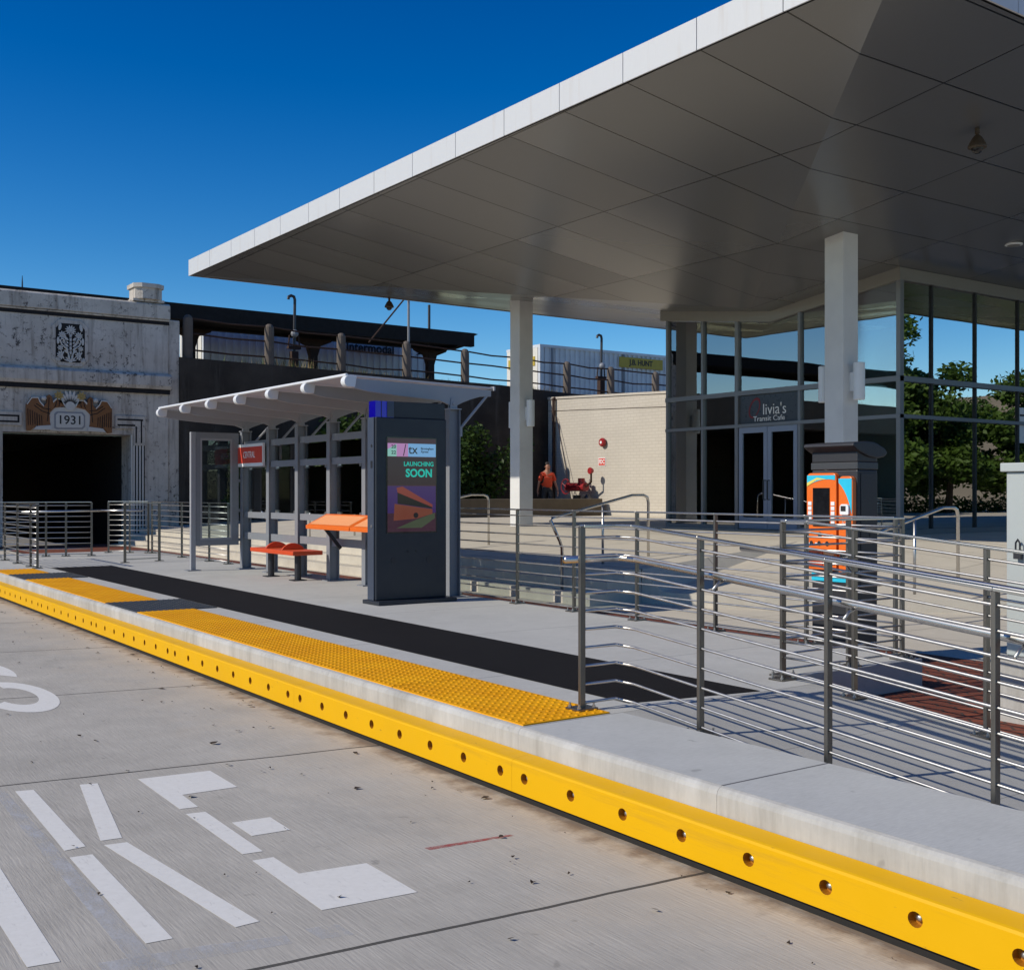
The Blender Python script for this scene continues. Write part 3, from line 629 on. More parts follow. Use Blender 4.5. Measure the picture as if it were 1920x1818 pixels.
# ================================================================ bus shelter
SP = [17.72-1.04*i for i in range(7)]; SX = 7.11
sh = thing('bus_shelter', 'grey steel bus shelter with a pale ribbed canopy and glass back panels', 'bus shelter', (SX, 14.6, ZP))
def hbeam(g, x, y, z0, z1, wx=.155, wy=.105, tf=.012, tw=.009):
    g.box(x-wx/2, x-wx/2+tf, y-wy/2, y+wy/2, z0, z1); g.box(x+wx/2-tf, x+wx/2, y-wy/2, y+wy/2, z0, z1); g.box(x-wx/2+tf, x+wx/2-tf, y-tw/2, y+tw/2, z0, z1)
for i, y in enumerate(SP):
    SX = 7.05+.022*i; DX = SX-7.11
    g = MB(); hbeam(g, SX, y, ZP+.015, 2.60); p = obj('post', g, 'galv', sh)
    obj('base_plate', MB().box(SX-.13, SX+.13, y-.09, y+.09, ZP, ZP+.016), 'galv', p)
    obj('post_cap', MB().box(SX-.09, SX+.09, y-.065, y+.065, 2.601, 2.613), 'galv_light', p)
    g = MB(); g.prism([(SX-.05, y-.03, 2.61), (SX+.05, y-.03, 2.61), (SX+.035, y-.03, 2.74), (SX-.035, y-.03, 2.74)], (0, .012, 0)); g.prism([(SX-.05, y+.018, 2.61), (SX+.05, y+.018, 2.61), (SX+.035, y+.018, 2.74), (SX-.035, y+.018, 2.74)], (0, .012, 0))
    g.lathe((SX, y-.045, 2.675), [(.022, 0), (.022, .09)], 10, 'y'); obj('bracket', g, 'galv_light', p)
    # tapered beam: level top, fish-belly underside that dips to the bracket
    tz = lambda x: 2.905-.022*(x-5.7)
    up = [(5.70, tz(5.7)), (7.66, tz(7.66))]
    low = [(7.66, 2.785), (7.50, 2.775), (7.36, 2.735), (7.24, 2.69), (7.16, 2.65), (7.06, 2.65), (7.0, 2.675), (6.92, 2.70), (6.7, 2.712), (6.3, 2.735), (5.95, 2.762), (5.78, 2.79), (5.70, 2.82)]
    b = obj('roof_beam', MB().prism([(x+DX, y-.015, z) for x, z in up+low], (0, .03, 0)), 'galv_light', sh, bevel=.003)
    g = MB(); seg = 10
    pts = [(5.70-.055*math.cos(a), 2.862+.055*math.sin(a)) for a in [R(-90+20*k) for k in range(10)]]
    g.prism([(x+DX, y-.05, z) for x, z in [(5.80, 2.925)]+[(5.70-.06*math.sin(R(18*k)), 2.862+.064*math.cos(R(18*k))) for k in range(11)]+[(5.78, 2.80)]], (0, .10, 0))
    obj('beam_cap', g, 'white_cap', b, bevel=.006)
    s = MB(); s.tube([(7.60+DX, y, 2.785), (SX+.09, y, 2.36)], .018, 8); s.box(SX+.078, SX+.12, y-.03, y+.03, 2.28, 2.40); obj('brace', s, 'galv_light', sh)
for i in range(6):
    y1, y0 = SP[i]-.012, SP[i+1]+.012; da, db = -.06+.022*(i+1), -.06+.022*i
    obj('roof_panel', MB().prism([(5.68+da, y0, 2.925), (7.70+da, y0, 2.88), (7.70+db, y1, 2.88), (5.68+db, y1, 2.925)], (0, 0, .022)), 'roofpanel', sh)
obj('edge_trim', MB().tube([(5.757, SP[-1]-.02, 2.935), (5.625, SP[0]+.02, 2.935)], .018, 8), 'white_cap', sh)
obj('edge_trim', MB().bar((7.782, SP[-1]-.02, 2.885), (7.65, SP[0]+.02, 2.885), .02, .05), 'galv_light', sh)
for i in range(6):
    a, b = SP[i+1]+.056, SP[i]-.056; SX = 7.05+.022*(i+.5)
    for z, hh in ((2.34, .095), (2.0, .095), (1.19, .095), (.84, .11)):
        obj('rail', MB().box(SX-.055, SX-.01, a, b, z, z+hh), 'galv', sh)
    p = obj('glass_panel', MB().box(SX+.0, SX+.010, a+.05, b-.05, 1.30, 1.985), 'sheet_glass', sh)
    obj('glass_panel', MB().box(SX+.0, SX+.010, a+.05, b-.05, 2.11, 2.33), 'sheet_glass', sh)
    g = MB()
    for yy in (a+.12, b-.12):
        for z in (1.285, 1.965): g.box(SX-.022, SX+.022, yy-.022, yy+.022, z, z+.04)
    obj('clamps', g, 'steel', p)
SX = 7.11
# station name sign
t = thing('name_sign', 'red CENTRAL name sign with white borders on the shelter front rails', 'sign', (SX-.09, 17.2, 2.2))
obj('panel', MB().box(SX-.19, SX-.147, 16.70, 17.78, 2.02, 2.385), 'white', t, bevel=.004)
obj('red_field', MB().box(SX-.1935, SX-.1905, 16.71, 17.77, 2.075, 2.335), 'red', t)
text('lettering', 'CENTRAL', .15, (SX-.195, 17.24, 2.205), (0, -1, 0), UP, 'white', t, sx=.75, ext=.001)
# bench
bn = thing('bench', 'red-orange slab bench with two curved dividers on two dark legs under the shelter', 'bench', (6.78, 15.6, ZP))
obj('seat', MB().box(6.50, 6.96, 14.6, 16.16, .715, .775), 'orange_red', bn, bevel=.008)
for y in (15.88, 14.92):
    l = obj('leg', MB().lathe((6.72, y, ZP), [(.048, .012), (.048, .376)], 14), 'tvm', bn, smooth=False); obj('foot_plate', MB().box(6.62, 6.82, y-.09, y+.09, ZP, ZP+.013), 'tvm', l)
for y in (15.72, 15.14):
    g = MB(); g.prism([(6.56+.36*(k/12), y-.02, .775+.095*math.sin(math.pi*k/12)**.7) for k in range(13)], (0, .04, 0)); obj('divider', g, 'orange_red', bn, bevel=.006)
# leaning rail
ln = thing('leaning_rail', 'sloping bright orange leaning rail between the shelter posts beside the kiosk', 'leaning rail', (6.85, 13.6, 1.2))
for a, b in ((13.28, 14.62), (11.95, 13.26)):
    p = obj('rest_panel', MB().prism([(6.74, a, 1.10), (7.03, a, 1.27), (7.03, a, 1.30), (6.70, a, 1.14), (6.705, a, 1.09)], (0, b-a, 0)), 'orange', ln, bevel=.006)
    nrm = Vector((-.13, 0, .33)).normalized()*.003
    q = [Vector((6.735, a+.06, 1.1575)), Vector((6.99, a+.06, 1.279)), Vector((6.99, b-.06, 1.279)), Vector((6.735, b-.06, 1.1575))]
    obj('perforated_face', MB().quad(*[v+nrm for v in q]), 'orange_pale', p)
for y in (14.2, 12.75): obj('support', MB().bar((6.80, y, 1.11), (SX-.07, y, .82), .02, .05), 'tvm', ln)
# map case
mc = thing('map_case', 'empty glazed notice frame on one leg at the far end of the shelter', 'notice frame', (6.5, 17.75, ZP))
g = MB(); g.box(6.13, 6.21, 17.72, 17.79, ZP+.012, 2.575); obj('leg', g, 'galv_light', mc, bevel=.004); obj('base_plate', MB().box(6.06, 6.28, 17.66, 17.85, ZP, ZP+.013), 'galv', mc)
g = MB(); g.box(6.211, 6.93, 17.72, 17.79, 2.48, 2.575); g.box(6.211, 6.93, 17.72, 17.79, .74, .83); g.box(6.215, 6.285, 17.721, 17.789, .83, 2.48); g.box(6.82, 6.93, 17.721, 17.789, .83, 2.48); obj('frame', g, 'galv', mc)
g = MB(); g.box(6.285, 6.82, 17.728, 17.735, 2.445, 2.48); g.box(6.285, 6.82, 17.728, 17.735, .83, .865); g.box(6.285, 6.315, 17.728, 17.735, .865, 2.445); g.box(6.79, 6.82, 17.728, 17.735, .865, 2.445); obj('inner_frame', g, 'galv_light', mc)
obj('glass_pane', MB().box(6.315, 6.79, 17.745, 17.752, .865, 2.445), 'clear_glass', mc)
g = MB()
for z in (.80, 1.28, 1.77, 2.28): g.box(6.93, SX-.138, 17.73, 17.775, z, z+.05)
obj('tie_bar', g, 'galv', mc)

# ================================================================ kiosk
kx0, kx1, ky0, ky1 = 5.99, 6.92, 11.20, 11.385
k = thing('information_kiosk', 'tall dark grey kiosk with a portrait screen and a blue lamp on top', 'kiosk', (6.55, 11.2, ZP))
obj('base_plate', MB().box(5.95, 6.98, 11.06, 11.45, ZP, ZP+.045), 'kiosk', k, bevel=.006)
obj('body', MB().box(kx0+.002, kx1, ky0, ky1, ZP+.046, 2.455), 'kiosk', k, bevel=.01)
g = MB(); g.box(kx0-.012, kx0, ky0+.035, ky1-.004, ZP+.046, 2.452); s = obj('side_panel', g, 'kiosk_side_lit', k, bevel=.004)  # side panel carries the sky-lit tone in its colour
obj('lock', MB().lathe((kx0-.013, 11.28, 1.22), [(.018, -.006), (.018, .004)], 12, 'x'), 'steel', s); obj('vent', MB().box(kx0-.016, kx0-.012, 11.26, 11.30, 1.88, 1.96), 'black', s); obj('sensor', MB().lathe((kx0-.013, 11.28, 2.13), [(.018, -.003), (.018, .004)], 12, 'x'), 'black', s)
obj('head_box', MB().box(kx0+.24, kx1-.01, ky0+.02, ky1-.01, 2.456, 2.64), 'kiosk', k, bevel=.006)
bl = obj('lamp', MB().box(kx0+.004, kx0+.239, ky0+.02, ky1-.01, 2.456, 2.638), 'blue_lamp', k); obj('lamp_divider', MB().box(kx0+.075, kx0+.083, ky0+.016, ky0+.02, 2.456, 2.638), 'black', bl); obj('lamp_shade_panel', MB().box(kx0+.15, kx0+.238, ky0+.012, ky0+.0195, 2.458, 2.636), 'lens_dark', bl)
yf = ky0
sc = obj('screen', MB().box(6.122, 6.782, yf-.006, yf+.001, 1.14, 2.235), 'screen_black', k)
sx0, sx1 = 6.135, 6.769; sz0, sz1 = 1.155, 2.222
def sq(nm, m, x0, x1, z0, z1, d=0): return obj(nm, MB().box(sx0+(sx1-sx0)*x0, sx0+(sx1-sx0)*x1, yf-.0085-d, yf-.006, sz0+(sz1-sz0)*z0, sz0+(sz1-sz0)*z1), m, sc)
sq('picture_panel', 'scr_maroon', 0, 1, 0, 1)
def spoly(nm, m, pts, d): return obj(nm, MB().prism([(sx0+(sx1-sx0)*a, yf-.0085-d, sz0+(sz1-sz0)*b) for a, b in pts], (0, .002+d, 0)), m, sc)
sq('picture_panel', 'scr_mint', .0, .18, .805, .945, .0007); sq('picture_panel', 'scr_pink', .18, .42, .805, .945, .0007); sq('picture_panel', 'scr_blue', .42, 1, .805, .945, .0007)
spoly('picture_panel', 'scr_pink', [(0, .88), (.2, .945), (0, .945)], .001)
sq('picture_panel', 'scr_dark', 0, 1, .5, .795, .0007); sq('picture_panel', 'scr_purple', 0, 1, .20, .49, .0007)
spoly('picture_shape', 'scr_red', [(.18, .47), (.30, .485), (.93, .29), (.93, .26), (.2, .42)], .0018)
spoly('picture_shape', 'scr_ink', [(.20, .42), (.92, .262), (.92, .245), (.2, .30)], .0015)
spoly('picture_shape', 'scr_orange', [(.12, .12), (.14, .30), (.93, .24), (.93, .19), (.6, .14)], .0012)
for x in (.58,): obj('picture_shape', MB().lathe((sx0+(sx1-sx0)*x, yf-.0112, sz0+(sz1-sz0)*.175), [(.032, 0), (.032, .003)], 14, 'y'), 'scr_ink', sc)
spoly('picture_shape', 'scr_green', [(.18, .04), (.55, .12), (.98, .20), (.98, .14), (.7, .04)], .001)
def stx(b, s, x, z, m, sx=1., al='CENTER', bold=0): return text('lettering', b, s, (sx0+(sx1-sx0)*x, yf-.0108, sz0+(sz1-sz0)*z), PX, UP, m, sc, al, .0006, sx, bold=bold)
stx('20', .056, .12, .908, 'scr_ink', 1.1, bold=.001); stx('22', .056, .12, .846, 'scr_ink', 1.1, bold=.001); stx('/', .19, .345, .868, 'scr_ink', .8); stx('tx', .145, .52, .878, 'scr_ink', bold=.001)
stx('Birmingham', .038, .68, .893, 'scr_ink', .95, 'LEFT', .0006); stx('Xpress', .038, .68, .860, 'scr_ink', .95, 'LEFT', .0006)
stx('LAUNCHING', .071, .64, .725, 'scr_teal', .96, bold=.0015); stx('SOON', .128, .645, .625, 'scr_teal', .96, bold=.004)
for x in (6.40, 6.51): obj('sensor', MB().lathe((x, yf-.004, .93), [(.014, 0), (.014, .006)], 12, 'y'), 'black', k)
for x in (6.22, 6.68): obj('speaker', MB().lathe((x, yf-.004, .83), [(.036, 0), (.036, .006)], 16, 'y'), 'tvm', k)

# ================================================================ ticket machine
t = thing('ticket_machine', 'black ticket machine with an orange and cyan front standing beyond the railings', 'ticket machine', (8.1, 6.4, ZL))
x0, x1, y0, y1 = 7.90, 8.17, 6.05, 6.68
obj('cabinet', MB().box(x0, x1, y0, y1, ZL, 1.80), 'tvm', t, bevel=.012)
obj('collar', MB().box(x0-.006, x1+.004, y0-.006, y1+.006, 1.805, 1.865), 'tvm_pale', t, bevel=.004)
obj('upper_case', MB().box(x0, x1, y0, y1, 1.866, 1.96), 'tvm', t, bevel=.01)
g = MB(); pts = [(x0-.09, 2.005), (x0-.075, 2.03), (x0+.1, 2.045), (x0+.22, 2.035), (x0+.34, 1.99), (x0+.38, 1.95), (x0+.34, 1.915), (x0+.24, 1.90), (x0+.12, 1.915), (x0+.0, 1.955), (x0-.05, 1.98)]
g.prism([(x, y0-.03, z) for x, z in pts], (0, y1-y0+.06, 0)); obj('curved_roof', g, 'tvm', t, bevel=.01)
g = MB(); g.box(x0+.04, x1-.01, y0-.008, y0-.001, .75, 1.77); d = obj('side_door', g, 'tvm', t, bevel=.004); obj('lock', MB().lathe((8.06, y0-.012, 1.24), [(.014, 0), (.014, .006)], 10, 'y'), 'black', d)
def tp(ya, yb, za, zb, r=.05):     # front panel outline; y runs from yb (left in view) to ya
    pts = []
    for cy, cz, s in ((ya+r, zb-r, 0), (yb-r, zb-r, 90), (yb-r*.4, za+r*.4, 180), (ya+r*.4, za+r*.4, 270)):
        rr = r if s < 180 else r*.4
        for q in range(5): a = R(180-s-22.5*q) ; pts.append((cy+rr*math.cos(a), cz+rr*math.sin(a)))
    return pts
def front_panel(ya, yb, za, zb):
    p = obj('front_panel', MB().prism([(x0-.05, y, z) for y, z in tp(ya, yb, za, zb)], (.05, 0, 0)), 'orange', t, bevel=.006)
    return p
fx = x0-.053
p1 = front_panel(6.285, 6.70, .93, 1.775)
def pq(par, nm, m, ya, yb, za, zb, d=.003): return obj(nm, MB().box(fx-d, fx+.004, ya, yb, za, zb), m, par)
def arc(par, nm, m, cy, cz, ry, rz, ya, yb, ztop, d):
    pts = [(y, cz+rz*math.sqrt(max(0, 1-((y-cy)/ry)**2))) for y in [ya+(yb-ya)*q/14 for q in range(15)]]
    obj(nm, MB().prism([(fx-d, y, z) for y, z in pts]+[(fx-d, yb, ztop), (fx-d, ya, ztop)], (d+.002, 0, 0)), m, par)
arc(p1, 'cyan_swoosh', 'cyan', 6.40, 1.20, .62, .52, 6.30, 6.69, 1.755, .001)
g = MB(); g.prism([(fx-.002, 6.69, 1.69), (fx-.002, 6.55, 1.735), (fx-.002, 6.42, 1.72), (fx-.002, 6.55, 1.715), (fx-.002, 6.69, 1.66)], (.003, 0, 0)); obj('yellow_swoosh', g, 'print_yellow', p1)
pq(p1, 'display', 'screen_black', 6.375, 6.605, 1.31, 1.645, .004)
for i in range(5):
    pq(p1, 'button', 'white', 6.625, 6.675, 1.325+i*.042, 1.357+i*.042); pq(p1, 'button', 'white', 6.305, 6.355, 1.325+i*.042, 1.357+i*.042)
text('lettering', 'CLIPPER', .026, (fx-.001, 6.49, 1.685), (0, -1, 0), UP, 'white', p1) if False else None
for y in (6.63, 6.52, 6.41): obj('keyhole', MB().lathe((fx-.004, y, 1.16), [(.021, 0), (.021, .006)], 12, 'x'), 'black', p1); pq(p1, 'sticker', 'white', y+.022, y+.055, 1.15, 1.165)
obj('coin_slot', MB().lathe((fx-.004, 6.51, 1.235), [(.024, 0), (.024, .006)], 12, 'x'), 'black', p1); pq(p1, 'sticker', 'white', 6.33, 6.46, 1.228, 1.243)
pq(p1, 'tray_door', 'orange_red', 6.47, 6.68, .955, 1.10, .006); pq(p1, 'note_door', 'orange_pale', 6.31, 6.45, .98, 1.09, .006)
obj('knob', MB().lathe((fx-.02, 6.53, 1.05), [(.026, 0), (.026, .02)], 12, 'x'), 'black', p1)
p2 = front_panel(6.065, 6.255, .90, 1.745)
arc(p2, 'cyan_swoosh', 'cyan', 6.36, 1.22, .31, .50, 6.075, 6.25, 1.725, .001)
obj('reader', MB().prism([(fx-.02, y, z) for y, z in tp(6.10, 6.215, 1.415, 1.505, .03)], (.02, 0, 0)), 'white', p2); pq(p2, 'reader_slot', 'black', 6.135, 6.2, 1.445, 1.49, .023)
text('lettering', 'Credit', .036, (fx-.001, 6.165, 1.37), (0, -1, 0), UP, 'white', p2, sx=.9); text('lettering', 'Debit', .036, (fx-.001, 6.165, 1.335), (0, -1, 0), UP, 'white', p2, sx=.9); pq(p2, 'sticker', 'white', 6.085, 6.115, 1.33, 1.365)
obj('ticket_tray', MB().lathe((fx-.006, 6.19, 1.03), [(.05, 0), (.05, .01)], 18, 'x'), 'black', p2); pq(p2, 'sticker', 'white', 6.09, 6.115, 1.13, 1.19)
obj('cyan_corner', MB().prism([(fx-.002, 6.07, .91), (fx-.002, 6.15, .91), (fx-.002, 6.07, 1.0)], (.004, 0, 0)), 'cyan', p2)
obj('lower_band', MB().box(x0-.012, x0-.001, 6.06, 6.67, .83, .91), 'cyan', t)
for ch in t.children_recursive:           # the machine is narrower than its panels were drawn
    for v in ch.data.vertices: v.co.y = 6.13+(v.co.y+6.4-6.05)*.78-6.4
# utility cabinet on its pad
single('concrete_pad', MB().box(6.80, 7.75, 2.3, 4.28, ZL-.05, .535), 'kerb', 'raised concrete pad under the pale utility cabinet', 'concrete pad', (7.1, 3.4, ZL), bevel=.015)
c = thing('utility_cabinet', 'pale grey-green steel utility cabinet with a padlock at the right frame edge', 'utility cabinet', (7.2, 3.5, .535))
obj('cabinet_body', MB().box(6.90, 7.55, 2.5, 4.17, .537, 1.74), 'cabinet', c, bevel=.008); obj('lid', MB().box(6.875, 7.575, 2.47, 4.20, 1.742, 1.80), 'cabinet', c, bevel=.006)
d = obj('door', MB().box(6.884, 6.899, 2.75, 4.04, .56, 1.73), 'cabinet', c, bevel=.004)
obj('notice', MB().box(6.880, 6.884, 3.835, 3.95, 1.545, 1.615), 'white', d); obj('notice_text', MB().box(6.8785, 6.8805, 3.86, 3.93, 1.59, 1.598), 'black', d)
obj('knockout', MB().lathe((6.879, 3.89, 1.46), [(.035, 0), (.035, .006)], 16, 'x'), 'cabinet', d); obj('lid_screw', MB().lathe((6.868, 3.95, 1.775), [(.012, 0), (.012, .01)], 10, 'x'), 'steel', c)
g = MB(); g.box(6.855, 6.878, 4.045, 4.095, 1.175, 1.235); g.tube([(6.866, 4.055, 1.235), (6.866, 4.056, 1.28), (6.866, 4.07, 1.30), (6.866, 4.084, 1.28), (6.866, 4.085, 1.235)], .006, 8); obj('padlock', g, 'tvm', c)

# ================================================================ canopy
ZE = 6.56; ZA = 5.362; TOP = 6.925
N0 = Vector((8.95, 6.47, ZE)); N1 = Vector((8.70, 25.32, ZE)); RX = 36.0
N2 = Vector((RX, 25.30, ZE)); N3 = Vector((RX, 6.66, ZE)); A0 = Vector((17.2, 16.0, ZA)); A1 = Vector((27.5, 16.0, ZA))
cn = thing('canopy', 'huge white-edged canopy with a grey folded soffit sloping down to the glass station', 'canopy', (17, 16, ZE))
ins = .07
def insx(p, q): return p
g = MB()
def inn(p): return Vector((p.x+(ins if p.x < 20 else -ins), p.y+(ins if p.y < 16 else -ins), p.z+.012))
n0, n1, n2, n3 = (inn(p) for p in (N0, N1, N2, N3))
g.quad(n0, n1, A0); g.quad(n3, n0, A0, A1); g.quad(n1, n2, A1, A0); g.quad(n2, n3, A1); obj('soffit', g, 'soffit', cn)
g = MB()
for a, b in ((N0, N1), (N1, N2), (N2, N3), (N3, N0)):
    ai, bi = inn(a)+Vector((0, 0, .012)), inn(b)+Vector((0, 0, .012)); g.quad(a, b, bi, ai)
obj('shadow_gap', g, 'frame_dark', cn)
def edge_panels(a, b, cuts, depth):
    d = (b-a).normalized(); n = Vector((d.y, -d.x, 0))
    if n.dot(a-A0) < 0: n = -n
    ts = [0]+cuts+[(b-a).length]
    g = MB()
    for u, v in zip(ts, ts[1:]):
        p, q = a+d*(u+.006), a+d*(v-.006)
        g.prism([p, q, q-n*.02, p-n*.02], (0, 0, TOP-ZE))
    p, q = a-n*.012, b-n*.012; 
    return obj('fascia', g, 'fascia', cn)
Lf = (N1-N0).length
edge_panels(N0, N1, [1.39+1.2418*i for i in range(14)], 0); edge_panels(N1, N2, [1.25*i+1.3 for i in range(20)], 0); edge_panels(N2, N3, [1.25*i+1.3 for i in range(13)], 0); edge_panels(N3, N0, [1.25*i+1.3 for i in range(20)], 0)
g = MB(); cpts = [Vector((p.x+(.03 if p.x < 20 else -.03), p.y+(.03 if p.y < 16 else -.03), 0)) for p in (N0, N1, N2, N3)]
g.prism([(p.x, p.y, ZE+.05) for p in cpts], (0, 0, TOP-ZE-.06)); obj('roof_deck', g, 'frame_dark', cn)
def soffit_z(x, y):
    zl = ZE-(ZE-ZA)*(x-8.85)/(17.2-8.85); zn = ZE-(ZE-ZA)*(y-6.47)/(16-6.47); zff = ZE-(ZE-ZA)*(25.32-y)/(25.32-16)
    return max(zl, zn, zff)
# dome cameras
def cctv(x, y, z, lab):
    t = thing('security_camera', lab, 'security camera', (x, y, z), 'dome cameras under the canopy')
    obj('stem', MB().lathe((x, y, z), [(.03, 0), (.03, -.07), (.022, -.075), (.022, -.10)], 12), 'camera_grey', t, smooth=False)
    obj('housing', MB().lathe((x, y, z), [(.03, -.09), (.06, -.12), (.10, -.19), (.118, -.235), (.118, -.255), (.10, -.262)], 18), 'camera_grey', t)
    obj('dome', MB().sphere((x, y, z-.255), .078, 16, 8), 'screen_black', t, smooth=True); return t
cctv(13.3, 8.44, 6.325, 'dome camera hanging from the soffit at the upper right of the canopy')
cctv(13.75, 25.0, 6.53, 'small dome camera hanging under the far edge of the canopy against the sky')
g = MB(); zz = soffit_z(18.65, 11.13)
g.lathe((18.65, 11.13, zz-.012), [(.135, 0), (.15, .008), (.15, .03)], 24); t = thing('downlight', 'round recessed light in the dark soffit at the right frame edge', 'ceiling light', (18.65, 11.13, zz)); obj('trim', g, 'white_cap', t); obj('lens', MB().lathe((18.65, 11.13, zz-.016), [(.11, 0), (.11, .006)], 24), 'band', t)
# columns with two lamps each
def column(x, y, lab):
    t = thing('column', lab, 'column', (x, y, ZQ), 'square white columns under the canopy')
    ztop = soffit_z(x+.19, y+.19)+.12
    obj('shaft', MB().box(x, x+.38, y, y+.38, ZQ, ztop), 'column', t, bevel=.006)
    for sx_, sy_ in ((x+.19, y-.17), (x+.19, y+.55)):
        dx, dy = sx_-(x+.19), sy_-(y+.19)
        b = obj('lamp_bracket', MB().box(min(x+.19+dx*.53, sx_)-.03*(dy != 0), max(x+.19+dx*.53, sx_)+.03*(dy != 0), min(y+.19+dy*.53, sy_)-.03*(dx != 0), max(y+.19+dy*.53, sy_)+.03*(dx != 0), 3.27, 3.58), 'white_cap', t) if True else None
        obj('wall_lamp', MB().lathe((sx_+(.10 if False else 0), sy_, 3.12), [(.085, 0), (.092, .01), (.092, .60), (.085, .61)], 20), 'white_cap', t, smooth=False)
    return t
column(15.02, 11.94, 'white square column with two cylinder lamps, behind the orange ticket machine')
column(15.02, 21.1, 'white square column farther off, right of the shelter, lower part sunlit')

# ================================================================ glass station building
XW, YW, YE = 17.82, 12.893, 19.13
b = thing('station_building', 'glass-walled station with grey frames under the canopy, housing a cafe', 'building', (20, 16, ZQ))
ys = [YE, 17.99, 16.96, 15.24, 14.05, YW]; Z1, Z2 = (3.667, 3.766), (2.985, 3.054)
def pane(nm, m, x0_, x1_, y0_, y1_, z0, z1): return obj(nm, MB().box(x0_, x1_, y0_, y1_, z0, z1), m, b)
def topz(y, x=XW): return soffit_z(x, y)-.005
for i, (ya, yb) in enumerate(zip(ys, ys[1:])):
    if i == 2:
        pane('sign_panel', 'spandrel', XW+.02, XW+.06, yb+.03, ya-.03, 3.055, 3.665)
    else:
        pane('window_pane', 'street_glass', XW+.03, XW+.036, yb+.03, ya-.03, ZQ+.08, Z2[0]); pane('window_pane', 'street_glass', XW+.03, XW+.036, yb+.03, ya-.03, Z2[1], Z1[0])
    g = MB(); zs = [(XW+.03, ya-.03, Z1[1]), (XW+.03, yb+.03, Z1[1]), (XW+.03, yb+.03, topz(yb)-.22)]
    if yb < 16 < ya: zs.append((XW+.03, 16, topz(16)-.22))
    zs.append((XW+.03, ya-.03, topz(ya)-.22)); g.prism(zs, (.006, 0, 0)); obj('window_pane', g, 'street_glass', b)
for y in ys:
    g = MB(); w = .032 if y not in (16.96, YW) else .045; g.box(XW-.03, XW+.08, y-w, y+w, ZQ, topz(y)-.2); obj('mullion', g, 'frame', b)
xs_ = [XW, 18.84, 20.27, 21.78, 23.3, 24.8, 26.3]
for xa, xb in zip(xs_, xs_[1:]):
    for z0, z1 in ((ZQ+.08, Z2[0]), (Z2[1], Z1[0])): pane('window_pane', 'glass', xa+.03, xb-.03, YW+.03, YW+.036, z0, z1)
    pane('window_pane', 'glass', xa+.03, xb-.03, YW+.03, YW+.036, Z1[1], soffit_z(19, YW)-.22)
for x_ in xs_[1:]: obj('mullion', MB().box(x_-.02, x_+.02, YW-.008, YW+.08, ZQ, soffit_z(19, YW)-.2), 'frame_dark', b); obj('inner_fin', MB().box(x_-.17, x_-.03, YW+.10, YW+.26, ZQ, 5.3), 'frame', b)
g = MB()
for z0, z1 in (Z1, Z2): g.box(XW-.045, XW-.0305, YW-.045, YE+.04, z0, z1); g.box(XW-.0305, 26.3, YW-.045, YW-.009, z0, z1)
obj('transom', g, 'frame', b)
g = MB(); g.box(XW-.04, XW-.0305, YW-.04, 15.2, ZQ+.001, ZQ+.085); g.box(XW-.04, XW-.0305, 17.0, YE+.03, ZQ+.001, ZQ+.085); g.box(XW-.03, 26.3, YW-.04, YW-.0085, ZQ+.001, ZQ+.10); obj('sill', g, 'frame', b)
g = MB()
def band(ya, yb): g.prism([(XW-.05, ya, topz(ya)-.21), (XW-.05, yb, topz(yb)-.21), (XW-.05, yb, topz(yb)+.04), (XW-.05, ya, topz(ya)+.04)], (.12, 0, 0))
band(YW-.05, 16); band(16, YE+.2); zt = soffit_z(19, YW-.05); g.box(XW+.071, 26.3, YW-.05, YW+.08, zt-.215, zt+.03); obj('top_band', g, 'band', b)
# far end wall (glass) and the dark interior
for xa, xb in ((17.9, 19.4), (19.5, 21.0)):
    pane('window_pane', 'clear_glass', xa, xb, YE-.006, YE, ZQ+.08, Z2[0]); pane('window_pane', 'clear_glass', xa, xb, YE-.006, YE, Z2[1], 5.35)
obj('end_frame', MB().box(19.4, 19.5, YE-.05, YE+.04, ZQ, 5.45).box(21.0, 21.1, YE-.05, YE+.04, ZQ, 5.45).box(17.9, 21.0, YE-.04, YE+.03, Z2[0], Z2[1]), 'frame', b)
g = MB(); g.box(26.3, 26.45, YW+.1, YE, ZQ, 5.3); g.box(21.1, 26.3, YE-.02, YE+.12, ZQ, 5.4); g.box(21.4, 21.5, 15.2, YE-.03, ZQ, 5.3); obj('interior_wall', g, 'interior_wall', b)
obj('interior_floor', MB().box(XW+.1, 26.2, YW+.1, YE-.06, ZQ-.05, ZQ+.012), 'interior_floor', b)
obj('interior_column', MB().box(20.9, 21.3, 14.1, 14.5, ZQ+.012, 5.4), 'column', b)
